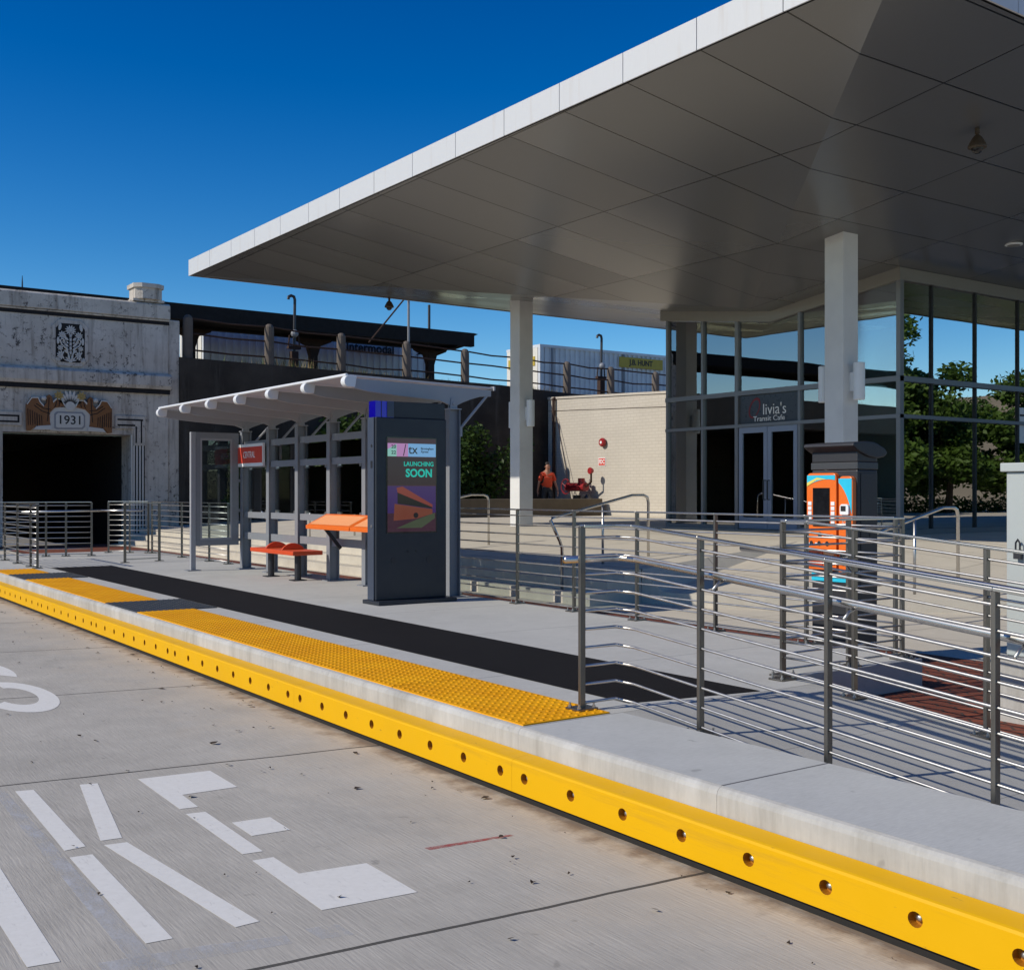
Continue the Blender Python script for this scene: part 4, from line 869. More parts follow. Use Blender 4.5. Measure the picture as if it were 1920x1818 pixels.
# double door under the cafe sign
for a, c_ in ((16.105, 16.90), (15.30, 16.095)):
    d = obj('door', MB().box(XW-.01, XW+.045, a, a+.10, ZQ+.02, 2.98).box(XW-.01, XW+.045, c_-.10, c_, ZQ+.02, 2.98).box(XW-.009, XW+.044, a+.10, c_-.10, 2.86, 2.98).box(XW-.009, XW+.044, a+.10, c_-.10, ZQ+.02, ZQ+.26), 'door_frame', b)
    obj('door_glass', MB().box(XW+.012, XW+.018, a+.10, c_-.10, ZQ+.26, 2.86), 'street_glass', d)
    yh = c_-.05 if a < 15.5 else a+.05
    obj('handle', MB().tube([(XW-.012, yh, 1.45), (XW-.07, yh, 1.45), (XW-.07, yh, 1.85), (XW-.012, yh, 1.85)], .013, 8), 'frame_dark', d)
sp = [o for o in b.children if o.name.startswith('sign_panel')][0]
text('lettering', 'livia\'s', .33, (XW+.017, 15.93, 3.33), (0, -1, 0), UP, 'white', sp, sx=.95, bold=-.002); text('lettering', 'Transit Cafe', .155, (XW+.017, 16.08, 3.145), (0, -1, 0), UP, 'white', sp, sx=1.12)
g = MB(); ctr = (16.48, 3.385)
for i in range(26):
    t0, t1 = R(-50+13.2*i), R(-50+13.2*(i+1)); w0 = .022+.016*math.sin(math.pi*i/26); sh_ = .32
    def P_(t, k): a = .15*k*math.cos(t); c2 = .215*k*math.sin(t); return (XW+.016, ctr[0]-a-c2*sh_, ctr[1]+c2)
    g.prism([P_(t0, 1), P_(t1, 1), P_(t1, 1-w0*6), P_(t0, 1-w0*6)], (.003, 0, 0))
obj('letter_swirl', g, 'dark_red', sp)
# interior furniture seen through the glass
def chair(x, y, rz, lab):
    t = thing('chair', lab, 'chair', (0, 0, 0), 'cafe chairs inside the glass')
    obj('seat', MB().box(-.2, .2, -.2, .2, .44, .47), 'tvm', t)
    for a in (-.18, .18):
        for c2 in (-.18, .18): obj('leg', MB().tube([(a*1.1, c2*1.1, 0), (a, c2, .44)], .012, 6), 'tvm', t)
    g = MB(); g.tube([(-.19, .19, .44), (-.19, .23, .9), (.19, .23, .9), (.19, .19, .44)], .013, 6)
    for q in range(-3, 4): g.tube([(q*.045, .2, .5), (q*.045, .228, .89)], .006, 5)
    obj('backrest', g, 'tvm', t)
    t.location = (x, y, ZQ+.013); t.rotation_euler = (0, 0, rz); return t
c0 = chair(18.45, 18.35, R(110), 'black metal cafe chair nearest the left corner of the glass wall'); dup(c0, (18.75, 17.6, ZQ+.013), R(-100), 'black metal cafe chair right of the corner chair, behind a mullion')
t = thing('cafe_poster', 'pale green cafe notice standing inside the right-hand glass door', 'poster', (18.5, 15.45, ZQ)); obj('board', MB().prism([(18.5, 15.0, ZQ+.013), (18.5, 15.7, ZQ+.013), (18.72, 15.7, 1.75), (18.72, 15.0, 1.75)], (.02, 0, 0)), 'poster', t)
for q, w in ((1.5, .2), (1.35, .45), (1.25, .4), (1.15, .3)): obj('text_line', MB().box(18.5+(q-.82)*.2366-.004, 18.5+(q-.82)*.2366, 15.35-w/2, 15.35+w/2, q-.018, q+.018), 'white', t)
t = thing('traffic_cone', 'orange traffic cone standing inside the right-hand glass wall', 'traffic cone', (20.6, 13.35, ZQ)); obj('cone', MB().lathe((20.6, 13.35, ZQ+.04), [(.15, 0), (.02, .62)], 16), 'cone', t); obj('base', MB().box(20.42, 20.78, 13.17, 13.53, ZQ+.013, ZQ+.04), 'rubber_and_gap_black', t)
t = thing('window_notice', 'white printed notice stuck on the glass at the right frame edge', 'notice', (21.85, YW, 3)); obj('sheet', MB().box(21.82, 22.3, YW+.02, YW+.028, 2.62, 3.35), 'white', t); text('lettering', 'OPEN', .12, (22.06, YW+.017, 3.22), PX, UP, 'black', t) if False else obj('printing', MB().box(21.86, 22.2, YW+.016, YW+.0195, 3.17, 3.21), 'black', t)

# ================================================================ steps handrails
def handrail(y, lab, x=9.4, rot=None):
    t = thing('step_handrail', lab, 'handrail', (0, 0, 0), 'stainless handrails on the plaza steps')
    p = [(0, 0, .15), (0, 0, .55), (-.07, 0, .72), (-.24, 0, .975)]
    obj('rail', MB().tube([(0, 0, .0), (0, 0, .58), (-.05, 0, .68), (-.24, 0, .96), (-.20, 0, 1.0), (.0, 0, 1.03), (1.6, 0, 1.30), (1.88, 0, 1.30), (1.97, 0, 1.27), (2.0, 0, 1.19), (2.0, 0, .36)], .021, 10), 'steel_tube', t, smooth=True)
    obj('middle_post', MB().tube([(.9, 0, .30), (.9, 0, 1.17)], .018, 8), 'steel', t, smooth=True)
    t.location = (x, y, ZL+.14); return t
h0 = handrail(12.2, 'stainless step handrail in front of the glass doors, nearest in the middle'); h0.rotation_euler = (0, 0, R(12))
dup(h0, (9.4, 16.8, ZL+.14), R(5), 'stainless step handrail just right of the shelter, its end post by the far column')
dup(h0, (9.4, 22.2, ZL+.14), R(3), 'stainless step handrail seen through the shelter glass'); dup(h0, (10.42, 7.85, ZL), R(8), 'stainless handrail on the low kerb between the ticket machine and the utility cabinet')

# ================================================================ low wall, beige block, person
single('low_wall', MB().box(14.2, 24.35, 29.35, 29.75, ZQ-.02, 1.385), 'low_wall', 'long low brown concrete wall in front of the man in the orange shirt', 'low wall', (20, 29.5, ZQ), bevel=.02)
bb = thing('brick_block', 'cream painted brick block with a dark door, beside the glass station', 'building', (27, 29, ZQ))
g = MB(); g.prism([(24.6, 32.75, ZQ-.05), (24.6, 22.9, ZQ-.05), (24.6, 22.9, 4.62), (24.6, 32.75, 4.98)], (8, 0, 0)); obj('wall', g, 'beige_brick', bb)
g = MB(); g.prism([(24.56, 32.74, 4.985), (24.56, 22.86, 4.625), (24.56, 22.86, 4.70), (24.56, 32.74, 5.06)], (.35, 0, 0)); obj('coping', g, 'beige_brick', bb)
g = MB(); g.prism([(24.585, 32.74, 4.55), (24.585, 22.9, 4.19), (24.585, 22.9, 4.205), (24.585, 32.74, 4.565)], (.014, 0, 0)); obj('groove', g, 'rust', bb)
d = obj('door', MB().box(24.57, 24.597, 24.55, 25.45, ZQ, 3.0), 'rust', bb); obj('door_leaf', MB().box(24.562, 24.57, 24.6, 25.35, ZQ+.02, 2.95), 'beige_brick', d); obj('lintel', MB().box(24.56, 24.599, 24.3, 25.7, 3.01, 3.10), 'frame_dark', bb)
dp = thing('drainpipe', 'dark drainpipe down the left corner of the cream brick block', 'drainpipe', (24.5, 32.3, ZQ)); obj('pipe', MB().tube([(24.5, 32.3, 5.0), (24.5, 32.3, ZQ)], .055, 10), 'rust', dp); obj('elbow', MB().tube([(24.6, 32.3, 5.0), (24.5, 32.3, 4.95)], .06, 8), 'rust', dp)
g = MB(); g.tube([(24.54, 32.15, 4.3), (24.3, 30.95, 1.15)], .012, 6); single('wall_shadow_line', g, 'rust', 'thin dark line standing for a shadow slanting down the cream wall to the red valve', 'shadow line', (24.4, 31.5, ZQ))  # dark rod in place of a slanting shadow on the wall
fv = thing('fire_valve', 'red fire valve with a hand wheel against the cream brick wall', 'fire valve', (24.2, 30.6, ZQ)); vx = 24.15
obj('standpipe', MB().tube([(vx, 30.5, ZQ), (vx, 30.5, 1.5)], .13, 12).tube([(vx, 30.05, ZQ), (vx, 30.05, 1.25)], .09, 10), 'tvm', fv)
obj('valve_body', MB().tube([(vx, 31.0, 1.78), (vx, 30.0, 1.78)], .15, 12).tube([(vx, 30.25, 1.78), (vx, 30.25, 2.08)], .12, 12), 'fire_red', fv)
g = MB(); R_ = .26; g.tube([(vx, 31.15+.0*q, 1.8) if False else (vx-.02, 31.1+R_*math.cos(R(22.5*q)), 1.8+R_*math.sin(R(22.5*q))) for q in range(17)], .018, 6)
for q in range(4): g.tube([(vx-.02, 31.1, 1.8), (vx-.02, 31.1+R_*math.cos(R(90*q+30)), 1.8+R_*math.sin(R(90*q+30)))], .013, 6)
obj('hand_wheel', g, 'fire_red', fv); obj('hose_outlet', MB().tube([(vx, 30.1, 1.4), (vx-.1, 29.8, 1.42), (vx-.15, 29.6, 1.25)], [.10, .11, .12], 10), 'tvm', fv)
obj('gong_pipe', MB().tube([(vx, 30.0, 1.8), (vx, 29.72, 1.95), (vx, 29.72, 2.25)], .035, 8), 'rust', fv); obj('gong', MB().lathe((vx-.05, 29.75, 2.33), [(.11, 0), (.12, .04), (.08, .13)], 14, 'x'), 'fire_red', fv)
t = thing('alarm_bell', 'round red alarm bell high on the cream brick wall', 'alarm bell', (24.55, 29.0, 3.5)); ab = [24.44, 29.55, 3.30]
obj('bell', MB().lathe(ab, [(.12, .0), (.15, .04), (.15, .10), (.06, .155)], 18, 'x'), 'fire_red', t); obj('centre', MB().lathe((ab[0]-.01, ab[1], ab[2]), [(.05, 0), (.05, .02)], 12, 'x'), 'white', t)
t = thing('fire_sign', 'small red and white FDC sign on the cream brick wall', 'sign', (24.58, 29.6, 2.6)); obj('plate', MB().box(24.58, 24.597, 29.48, 29.86, 2.50, 2.78), 'white', t); obj('red_field', MB().box(24.577, 24.58, 29.50, 29.84, 2.52, 2.76), 'red', t); text('lettering', 'FDC', .2, (24.575, 29.67, 2.64), (0, -1, 0), UP, 'white', t, sx=.8, bold=.006)

def person():
    t = thing('person', 'man in an orange-red polo shirt and dark trousers walking behind the low wall', 'person', (22.6, 30.15, ZQ), None)
    ox, oy, oz = 22.6, 30.15, ZQ
    fwd = Vector((-.25, -.97, 0)).normalized(); rt = Vector((fwd.y*-1, fwd.x, 0)); rt = Vector((-fwd.y, fwd.x, 0))
    def W(l, f, z): return Vector((ox, oy, oz))+rt*l+fwd*f+Vector((0, 0, z))
    def skin(name, pts, edges, rad, mat, par):
        me = bpy.data.meshes.new(name); L = ROOT[t.name]
        me.from_pydata([tuple(W(*p)-L) for p in pts], edges, []); o = bpy.data.objects.new(name, me); COL.objects.link(o)
        o.parent = par; ROOT[o.name] = L
        md = o.modifiers.new('skin', 'SKIN'); md.use_smooth_shade = True
        for v, r in zip(me.skin_vertices[0].data, rad): v.radius = (r, r) if not isinstance(r, tuple) else r
        me.skin_vertices[0].data[0].use_root = True
        s = o.modifiers.new('sub', 'SUBSURF'); s.levels = 2; s.render_levels = 2
        me.materials.append(MT[mat]); return o
    # one continuous body: pelvis, torso, neck, head, arms, legs
    P = [(0, 0, .95), (0, .0, 1.12), (0, .01, 1.32), (0, .0, 1.45), (0, .03, 1.53), (0, .065, 1.62), (0, .055, 1.73),
         (.18, 0, 1.39), (.27, .03, 1.12), (.31, .14, .90), (.315, .17, .83), (-.18, 0, 1.39), (-.28, -.02, 1.14), (-.33, -.03, .88), (-.335, -.03, .81),
         (.10, .02, .90), (.11, .12, .50), (.11, .03, .09), (-.10, -.02, .90), (-.11, .0, .50), (-.11, -.20, .11)]
    Ed = [(0, 1), (1, 2), (2, 3), (3, 4), (4, 5), (5, 6), (3, 7), (7, 8), (8, 9), (9, 10), (3, 11), (11, 12), (12, 13), (13, 14), (0, 15), (15, 16), (16, 17), (0, 18), (18, 19), (19, 20)]
    Rd = [.15, .155, .165, .10, .06, .088, .080, .075, .048, .032, .030, .075, .048, .032, .030, .095, .062, .045, .095, .062, .045]
    body = skin('body', P, Ed, Rd, 'skin', t)
    skin('shirt', [(0, .0, .90), (0, .005, 1.08), (0, .012, 1.32), (0, .0, 1.43), (0, .015, 1.50), (.185, 0, 1.38), (.272, .03, 1.15), (-.185, 0, 1.38), (-.282, -.02, 1.15)], [(0, 1), (1, 2), (2, 3), (3, 4), (3, 5), (5, 6), (3, 7), (7, 8)], [.178, .190, .186, .115, .068, .090, .082, .090, .082], 'shirt', t)
    skin('trousers', [(0, 0, 1.02), (0, 0, .90), (.10, .02, .86), (.11, .12, .50), (.11, .03, .09), (-.10, -.02, .86), (-.11, .0, .50), (-.11, -.20, .11)], [(0, 1), (1, 2), (2, 3), (3, 4), (1, 5), (5, 6), (6, 7)], [.158, .155, .112, .082, .070, .112, .082, .070], 'trousers', t)
    skin('hair', [(0, .02, 1.69), (0, .012, 1.76), (0, .045, 1.79)], [(0, 1), (1, 2)], [.078, .080, .068], 'hair', t)
    for s, f in ((.11, .05), (-.11, -.18)): skin('shoe', [(s, f-.06, .045), (s, f+.06, .04), (s, f+.16, .03)], [(0, 1), (1, 2)], [.048, .05, .038], 'shoe', t)
    for s in (.315, -.335):
        f0 = .17 if s > 0 else -.03
        pts = [(s, f0, .83), (s, f0+.015, .76)]; ed = [(0, 1)]; rad = [.030, .034]
        for q, (df, ln_) in enumerate(((-.026, .07), (-.009, .085), (.009, .08), (.026, .065))):
            n = len(pts); pts += [(s, f0+.015+df, .725), (s-.004, f0+.02+df*1.1, .725-ln_*.5), (s-.012, f0+.028+df*1.1, .725-ln_)]; ed += [(1, n), (n, n+1), (n+1, n+2)]; rad += [.010, .0085, .008]
        n = len(pts); pts += [(s-.012*(1 if s > 0 else -1), f0+.05, .775), (s-.02*(1 if s > 0 else -1), f0+.065, .735)]; ed += [(1, n), (n, n+1)]; rad += [.011, .009]
        skin('hand', pts, ed, rad, 'skin', t)
    for s in (-.032, .032): obj('eye', MB().sphere(W(s, .150, 1.655), .012, 8, 6), 'black', body)
    obj('nose', MB().sphere(W(0, .158, 1.625), .016, 8, 6, (1, 1, 1.5)), 'skin', body, smooth=True); obj('mouth', MB().sphere(W(0, .142, 1.582), .02, 8, 6, (1.1, .5, .3)), 'fire_red', body)
    for s in (-.09, .09): obj('ear', MB().sphere(W(s, .06, 1.64), .026, 8, 6, (.5, .9, 1.3)), 'skin', body, smooth=True)
    return t
person()

# ================================================================ viaduct: retaining wall, portal, track fence, containers
g = MB(); g.prism([(11.0, 32.8, -.2), (11.0, 32.8, 5.6), (16, 32.8, 5.52), (22.5, 32.8, 5.40), (27.0, 32.8, 5.20), (60, 32.8, 5.0), (60, 32.8, -.2)], (0, 1.0, 0)); single('retaining_wall', g, 'retain', 'black stained viaduct retaining wall behind the shelter', 'retaining wall', (18, 33, 0))
g = MB(); g.prism([(-40, 33.8, 4.9), (-40, 33.8, 5.5), (11, 33.8, 5.55), (60, 33.8, 4.98), (60, 33.8, 4.5)], (0, 14, 0)); struct('track_bed', g, 'soil')
g = MB(); g.box(-45, -13, 32.85, 33.8, -.5, 5.6); g.box(-13, 3.6, 32.85, 33.8, 4.35, 5.6); g.box(3.6, 4.57, 32.85, 33.8, -.5, 5.6); g.box(-12.98, -12.2, 33.81, 47.5, -.5, 4.9); g.box(3.62, 4.4, 33.81, 47.5, -.5, 4.9); g.box(-12.19, 3.61, 46, 46.5, -.5, 4.9)  # back wall added across the road opening to keep its mirror image dark
single('underpass_wall', g, 'low_wall', 'unseen brownish concrete underpass left of the portal, with an added back wall, mirrored in the cafe glass', 'retaining wall', (-10, 33, 0))
pt = thing('portal', 'weathered white concrete tunnel portal with art deco ornament, dated 1931', 'portal', (7.8, 32.8, 0))
YV = 32.8; XL = 4.95
g = MB()
g.box(XL, 6.154, YV, YV+.9, -.2, 6.6); g.box(9.575, 10.66, YV, YV+.9, -.2, 6.6); g.box(6.154, 9.575, YV, YV+.9, 3.25, 6.6)
w = obj('facade', g, 'portal', pt)
g = MB(); g.box(10.665, 11.03, YV+.06, YV+.9, -.2, 6.68); g.box(9.98, 10.30, YV-.03, YV, -.2, 6.45) if False else None; obj('end_pier', g, 'portal', pt, bevel=.03); obj('end_pier', MB().box(4.58, 4.945, YV+.06, YV+.9, -.2, 6.68), 'portal', pt, bevel=.03)
g = MB()
g.prism([(XL, YV-.10, 6.66), (XL, YV-.10, 7.06), (XL, YV-.02, 7.12), (XL, YV+.6, 7.12), (XL, YV+.6, 6.66)], (10.70-XL, 0, 0)); g.box(XL, 10.70, YV-.05, YV+.5, 6.605, 6.655); g.box(XL, 10.66, YV-.06, YV-.001, 6.56, 6.60) if False else None
obj('cornice', g, 'portal', pt, bevel=.02)
obj('cornice_dark_strip', MB().box(XL, 10.69, YV-.022, YV-.001, 6.50, 6.60), 'near_black', pt)  # near-black strip just below the cornice
g = MB(); g.prism([(XL, YV-.11, 4.60), (XL, YV-.16, 4.70), (XL, YV-.16, 4.98), (XL, YV-.10, 5.04), (XL, YV-.002, 5.06), (XL, YV-.002, 4.60)], (10.72-XL, 0, 0)); obj('string_course', g, 'portal', pt, bevel=.012)
obj('course_dark_strip', MB().box(XL, 10.70, YV-.07, YV-.003, 4.47, 4.595), 'near_black', pt)  # near-black strip just below the string course
g = MB(); g.box(9.62, 10.52, YV-.1, YV+.6, 7.13, 7.20)
oc = [(9.65+.2*0, 0)]
g.prism([(9.68, YV-.06, 7.2), (9.86, YV-.2, 7.2), (10.28, YV-.2, 7.2), (10.46, YV-.06, 7.2), (10.46, YV+.5, 7.2), (9.68, YV+.5, 7.2)], (0, 0, .32)); g.prism([(9.63, YV-.09, 7.52), (9.83, YV-.25, 7.52), (10.31, YV-.25, 7.52), (10.51, YV-.09, 7.52), (10.51, YV+.55, 7.52), (9.63, YV+.55, 7.52)], (0, 0, .12))
obj('parapet_block', g, 'portal', pt)
# opening jambs with fluting, stepped key ornament
g = MB(); g.box(9.576, 9.62, YV-.03, YV-.001, -.2, 3.25)
for q in range(4): g.box(9.64+.085*q, 9.685+.085*q, YV-.035, YV-.001, -.2, 2.95)
obj('fluted_jamb', g, 'relief_pale', pt); g = MB()
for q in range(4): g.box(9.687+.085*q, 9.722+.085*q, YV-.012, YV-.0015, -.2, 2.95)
obj('flute_shadow', g, 'near_black', pt)  # near-black strips paint the shade between the flutes
for sgn, xa, xb in ((1, 9.13, 9.98), (-1, 5.2, 6.63)):
    g = MB(); g.box(xa, xb, YV-.045, YV-.001, 3.42, 3.80); 
    if sgn > 0: g.box(9.66, 9.98, YV-.0455, YV-.0012, 2.95, 3.42)
    o = obj('key_ornament', g, 'portal', pt, bevel=.01)
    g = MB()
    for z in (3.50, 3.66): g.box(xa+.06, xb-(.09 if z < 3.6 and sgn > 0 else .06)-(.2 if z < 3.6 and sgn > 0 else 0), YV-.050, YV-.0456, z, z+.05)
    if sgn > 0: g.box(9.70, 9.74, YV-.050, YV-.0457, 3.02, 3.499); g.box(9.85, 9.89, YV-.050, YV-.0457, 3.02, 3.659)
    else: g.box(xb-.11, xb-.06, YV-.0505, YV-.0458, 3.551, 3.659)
    obj('key_groove', g, 'near_black', o)  # grooves drawn as thin near-black bars
# grille panel
def octo(x0_, x1_, z0, z1, c, y): return [(x0_+c, y, z0), (x1_-c, y, z0), (x1_, y, z0+c), (x1_, y, z1-c), (x1_-c, y, z1), (x0_+c, y, z1), (x0_, y, z1-c), (x0_, y, z0+c)]
gx0, gx1, gz0, gz1 = 7.40, 8.40, 5.12, 6.42
fr = obj('ornament_frame', MB().prism(octo(gx0, gx1, gz0, gz1, .2, YV-.04), (0, .039, 0)), 'portal', pt, bevel=.012)
obj('ornament_recess', MB().prism(octo(gx0+.11, gx1-.11, gz0+.11, gz1-.11, .14, YV-.044), (0, .005, 0)), 'rubber_and_gap_black', fr)
g = MB(); cx_, yo = 7.9, YV-.075
def petal(cx, cz, a, l, w_):
    d = (math.cos(a), math.sin(a)); n = (-d[1], d[0]); pts = []
    for q in range(10):
        t = 2*math.pi*q/10; u, v = l*(.5-.5*math.cos(t)), w_*math.sin(t); pts.append((cx+d[0]*u+n[0]*v, yo, cz+d[1]*u+n[1]*v))
    g.prism(pts, (0, .03, 0))
def flower(cx, cz, r, n_, a0=0, a1=360):
    for q in range(n_): petal(cx, cz, R(a0+(a1-a0)*(q+.5)/n_), r, r*.55*abs(a1-a0)/360*6/n_*.5)
    g.lathe((cx, yo-.008, cz), [(r*.28, .0), (r*.28, .03)], 12, 'y')
flower(7.9, 6.12, .15, 12); flower(7.68, 5.98, .11, 9); flower(8.12, 5.98, .11, 9)
for s in (-1, 1):
    g.tube([(7.9+s*.02, yo, 5.3), (7.9+s*.10, yo, 5.6), (7.9+s*.24, yo, 5.72), (7.9+s*.28, yo, 5.84), (7.9+s*.21, yo, 5.88), (7.9+s*.17, yo, 5.82)], .02, 6); flower(7.9+s*.24, 5.42, .13, 8, 40, 320)
    for k in range(5): petal(7.9+s*.06, 5.48+.09*k, R(90-s*50), .14, .03)
    flower(7.9+s*.27, 5.62, .08, 7)
flower(7.9, 5.26, .17, 7, 0, 180)
for k in range(6): petal(7.9, 5.30+.12*k, R(90), .16, .028)
for s in (-1, 1):
    flower(7.9+s*.16, 5.80, .07, 7); flower(7.9+s*.33, 5.30, .07, 7); petal(7.9+s*.30, 6.10, R(90+s*10), .2, .04); petal(7.9+s*.33, 5.72, R(90), .2, .035)
obj('floral_relief', g, 'relief_pale', fr)
# eagles and date plaque (outlines read off the photo at the wall's plane, cast in relief)
def pz(a, b, mir=False): p = at_y(a, b, YV); return (p.x, p.z)
def relief(nm, mat, pts, y, th, par): return obj(nm, MB().prism([(x, YV-y, z) for x, z in pts], (0, th, 0)), mat, par, bevel=.012)
left = [(48, 806), (47.5, 758), (57, 744.5), (70, 744.5), (74, 753), (81, 760.5), (86, 754), (86, 742), (91, 740), (95.5, 744), (97, 752), (103, 747), (114, 747.5), (121, 762), (101, 765), (91, 774), (92, 792), (95, 802), (80, 799), (62, 801), (56, 807)]
lp = [pz(a, b) for a, b in left]; axis = (pz(129.5, 770)[0])
rp_ = [(2*axis-x, z-.015) for x, z in lp]
for pts, s in ((lp, 1), (rp_, -1)):
    e = relief('eagle_relief', 'eagle', pts, .13, .128, pt)
    wl = [(47.5, 758), (57, 744.5), (70, 744.5), (74, 753), (81, 760.5), (80, 763), (72, 754.5), (69, 747), (58, 747), (49.5, 759)]
    q = [pz(a, b) for a, b in wl]; q = q if s > 0 else [(2*axis-x, z-.015) for x, z in q]; relief('wing_edge', 'relief_pale', q, .150, .022, e)
    wl = [(97, 752), (103, 747), (114, 747.5), (121, 762), (118.5, 762), (113, 750), (104, 749.5), (98, 756)]
    q = [pz(a, b) for a, b in wl]; q = q if s > 0 else [(2*axis-x, z-.015) for x, z in q]; relief('wing_edge', 'relief_pale', q, .150, .022, e)
    q = [pz(a, b) for a, b in ((60, 806), (66, 799), (80, 798), (95, 797), (96, 806))]; q = q if s > 0 else [(2*axis-x, z-.015) for x, z in q]; relief('claw_base', 'relief_pale', q, .145, .02, e)
    hd = pz(80.5, 747); hx = hd[0] if s > 0 else 2*axis-hd[0]; obj('head', MB().sphere((hx, YV-.13, hd[1]), .07, 10, 8), 'relief_pale', e)
    g = MB()
    for k in range(7):
        a0, a1 = pz(50+k*4.3, 766+k*2.2), pz(51+k*4.3, 797); 
        xx = (a0[0], a1[0]) if s > 0 else (2*axis-a0[0], 2*axis-a1[0]); g.tube([(xx[0], YV-.133, a0[1]), (xx[1], YV-.133, a1[1])], .012, 5)
    obj('feather_lines', g, 'rust', e); g = MB()
    for w0, w1 in (((62, 760), (92, 776)), ((66, 757), (93, 768)), ((67, 776), (68, 800)), ((90, 745), (87, 790)), ((104, 752), (100, 764)), ((110, 751), (108, 763))):
        a0, a1 = pz(*w0), pz(*w1); mx, mz = (a0[0]+a1[0])/2, (a0[1]+a1[1])/2-.05
        xs3 = [q if s > 0 else 2*axis-q for q in (a0[0], mx, a1[0])]; g.tube([(xs3[0], YV-.134, a0[1]), (xs3[1], YV-.136, mz), (xs3[2], YV-.134, a1[1])], .011, 5)
    obj('plumage_lines', g, 'near_black', e)
pq_ = [pz(a, b) for a, b in ((92, 808), (90.5, 775), (102, 763.5), (157, 764), (168, 776), (168, 809))]
pl = relief('date_plaque', 'relief_pale', pq_, .10, .098, pt)
c0_ = [pz(a, b) for a, b in ((100, 803), (100, 776), (105, 771.5), (153, 773), (158, 779), (158, 800), (153, 805), (104, 805))]; relief('plaque_border', 'relief_grey', c0_, .112, .011, pl)
c1_ = [pz(a, b) for a, b in ((103, 800), (103, 778), (107, 774.5), (151, 775.5), (155, 781), (155, 798), (151, 802), (107, 802))]; relief('plaque_field', 'relief_pale', c1_, .120, .008, pl)
cc = pz(129.5, 788.5); text('lettering', '1931', .34, (cc[0], YV-.122, cc[1]), PX, UP, 'black', pl, sx=1.0, bold=.004)
g = MB(); yo = YV-.13; fc = pz(129.5, 763)
g.lathe((fc[0], yo-.006, fc[1]+.02), [(.13, 0), (.13, .06)], 16, 'y')
for k in range(9): petal(fc[0], fc[1], R(90+(k-4)*15), .46 if k in (3, 4, 5) else .40, .045)
obj('fan_ornament', g, 'relief_pale', pt); g = MB(); yo = YV-.15
for s in (-1, 1): flower(fc[0]+s*.30, fc[1]+.30, .13, 8)
obj('fan_blossom', g, 'relief_gold', pt)
# dark passage behind the opening
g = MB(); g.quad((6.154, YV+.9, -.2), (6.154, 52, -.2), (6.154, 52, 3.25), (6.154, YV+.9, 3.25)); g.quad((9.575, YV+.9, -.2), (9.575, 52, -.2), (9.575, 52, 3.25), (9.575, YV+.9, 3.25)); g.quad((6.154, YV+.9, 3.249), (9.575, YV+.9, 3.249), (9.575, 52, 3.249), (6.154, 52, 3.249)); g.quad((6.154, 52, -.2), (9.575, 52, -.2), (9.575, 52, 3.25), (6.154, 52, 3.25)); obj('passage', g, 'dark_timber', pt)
# track-side fence
fp = [(11.32, 5.6, 6.90), (13.90, 5.56, 6.84), (16.38, 5.51, 6.76), (18.81, 5.47, 6.69), (21.15, 5.42, 6.60), (23.4, 5.36, 6.53), (25.66, 5.26, 6.46), (27.78, 5.18, 6.40), (30.08, 5.15, 6.35), (32.3, 5.13, 6.3)]
tf = thing('track_fence', 'row of round-topped concrete posts with rusty rails along the viaduct top', 'fence', (20, 33.0, 5.4))
for x_, z0, z1 in fp:
    g = MB(); g.lathe((x_, 33.0, z0-.1), [(.15, 0), (.147, (z1-z0)*.9), (.14, z1-z0), (.10, z1-z0+.07), (.05, z1-z0+.10)], 12); obj('post', g, 'post_concrete', tf, smooth=False)
for dz in (.93, .58, .20):
    for (xa, a0, a1), (xb, b0, b1) in zip(fp, fp[1:]):
        sag = random.uniform(-.06, .03); obj('rail', MB().tube([(xa+.12, 33.0, a0+(a1-a0)*dz), ((xa+xb)/2, 33.0, (a0+b0)/2+(a1-a0+b1-b0)/2*dz+sag), (xb-.12, 33.0, b0+(b1-b0)*dz)], .028, 7), 'rust', tf)
# old platform roof on the viaduct
ps = thing('platform_roof', 'long dark timber platform roof on the viaduct, sagging over rusty posts', 'platform roof', (8, 36, 5.5))
g = MB(); g.prism([(-20, 35.0, 7.70), (-20, 35.0, 7.20), (-20, 35.25, 7.20), (-20, 35.3, 7.3), (-20, 36.5, 7.22), (-20, 38.0, 7.36), (-20, 38.0, 7.8), (-20, 36.5, 7.62)], (42.85, 0, -.18)); g.prism([(22.85, 35.0, 7.52), (23.05, 35.05, 7.5), (22.5, 35.05, 7.25), (22.0, 35.0, 6.92)], (0, 2.9, 0)); obj('roof', g, 'dark_timber', ps)
g = MB(); g.box(-20, 22.3, 36.35, 36.6, 7.0, 7.14); obj('beam', g, 'dark_timber', ps)
for x_ in (4, 8.5, 12.6, 17.0, 21.8):
    g = MB(); g.box(x_-.13, x_+.13, 36.35, 36.6, 5.5, 6.95); g.prism([(x_-.7, 36.36, 6.995), (x_+.7, 36.36, 6.995), (x_+.65, 36.36, 6.92), (x_+.25, 36.36, 6.76), (x_+.135, 36.36, 6.4), (x_-.135, 36.36, 6.4), (x_-.25, 36.36, 6.76), (x_-.65, 36.36, 6.92)], (0, .22, 0)); obj('post', g, 'rust', ps)
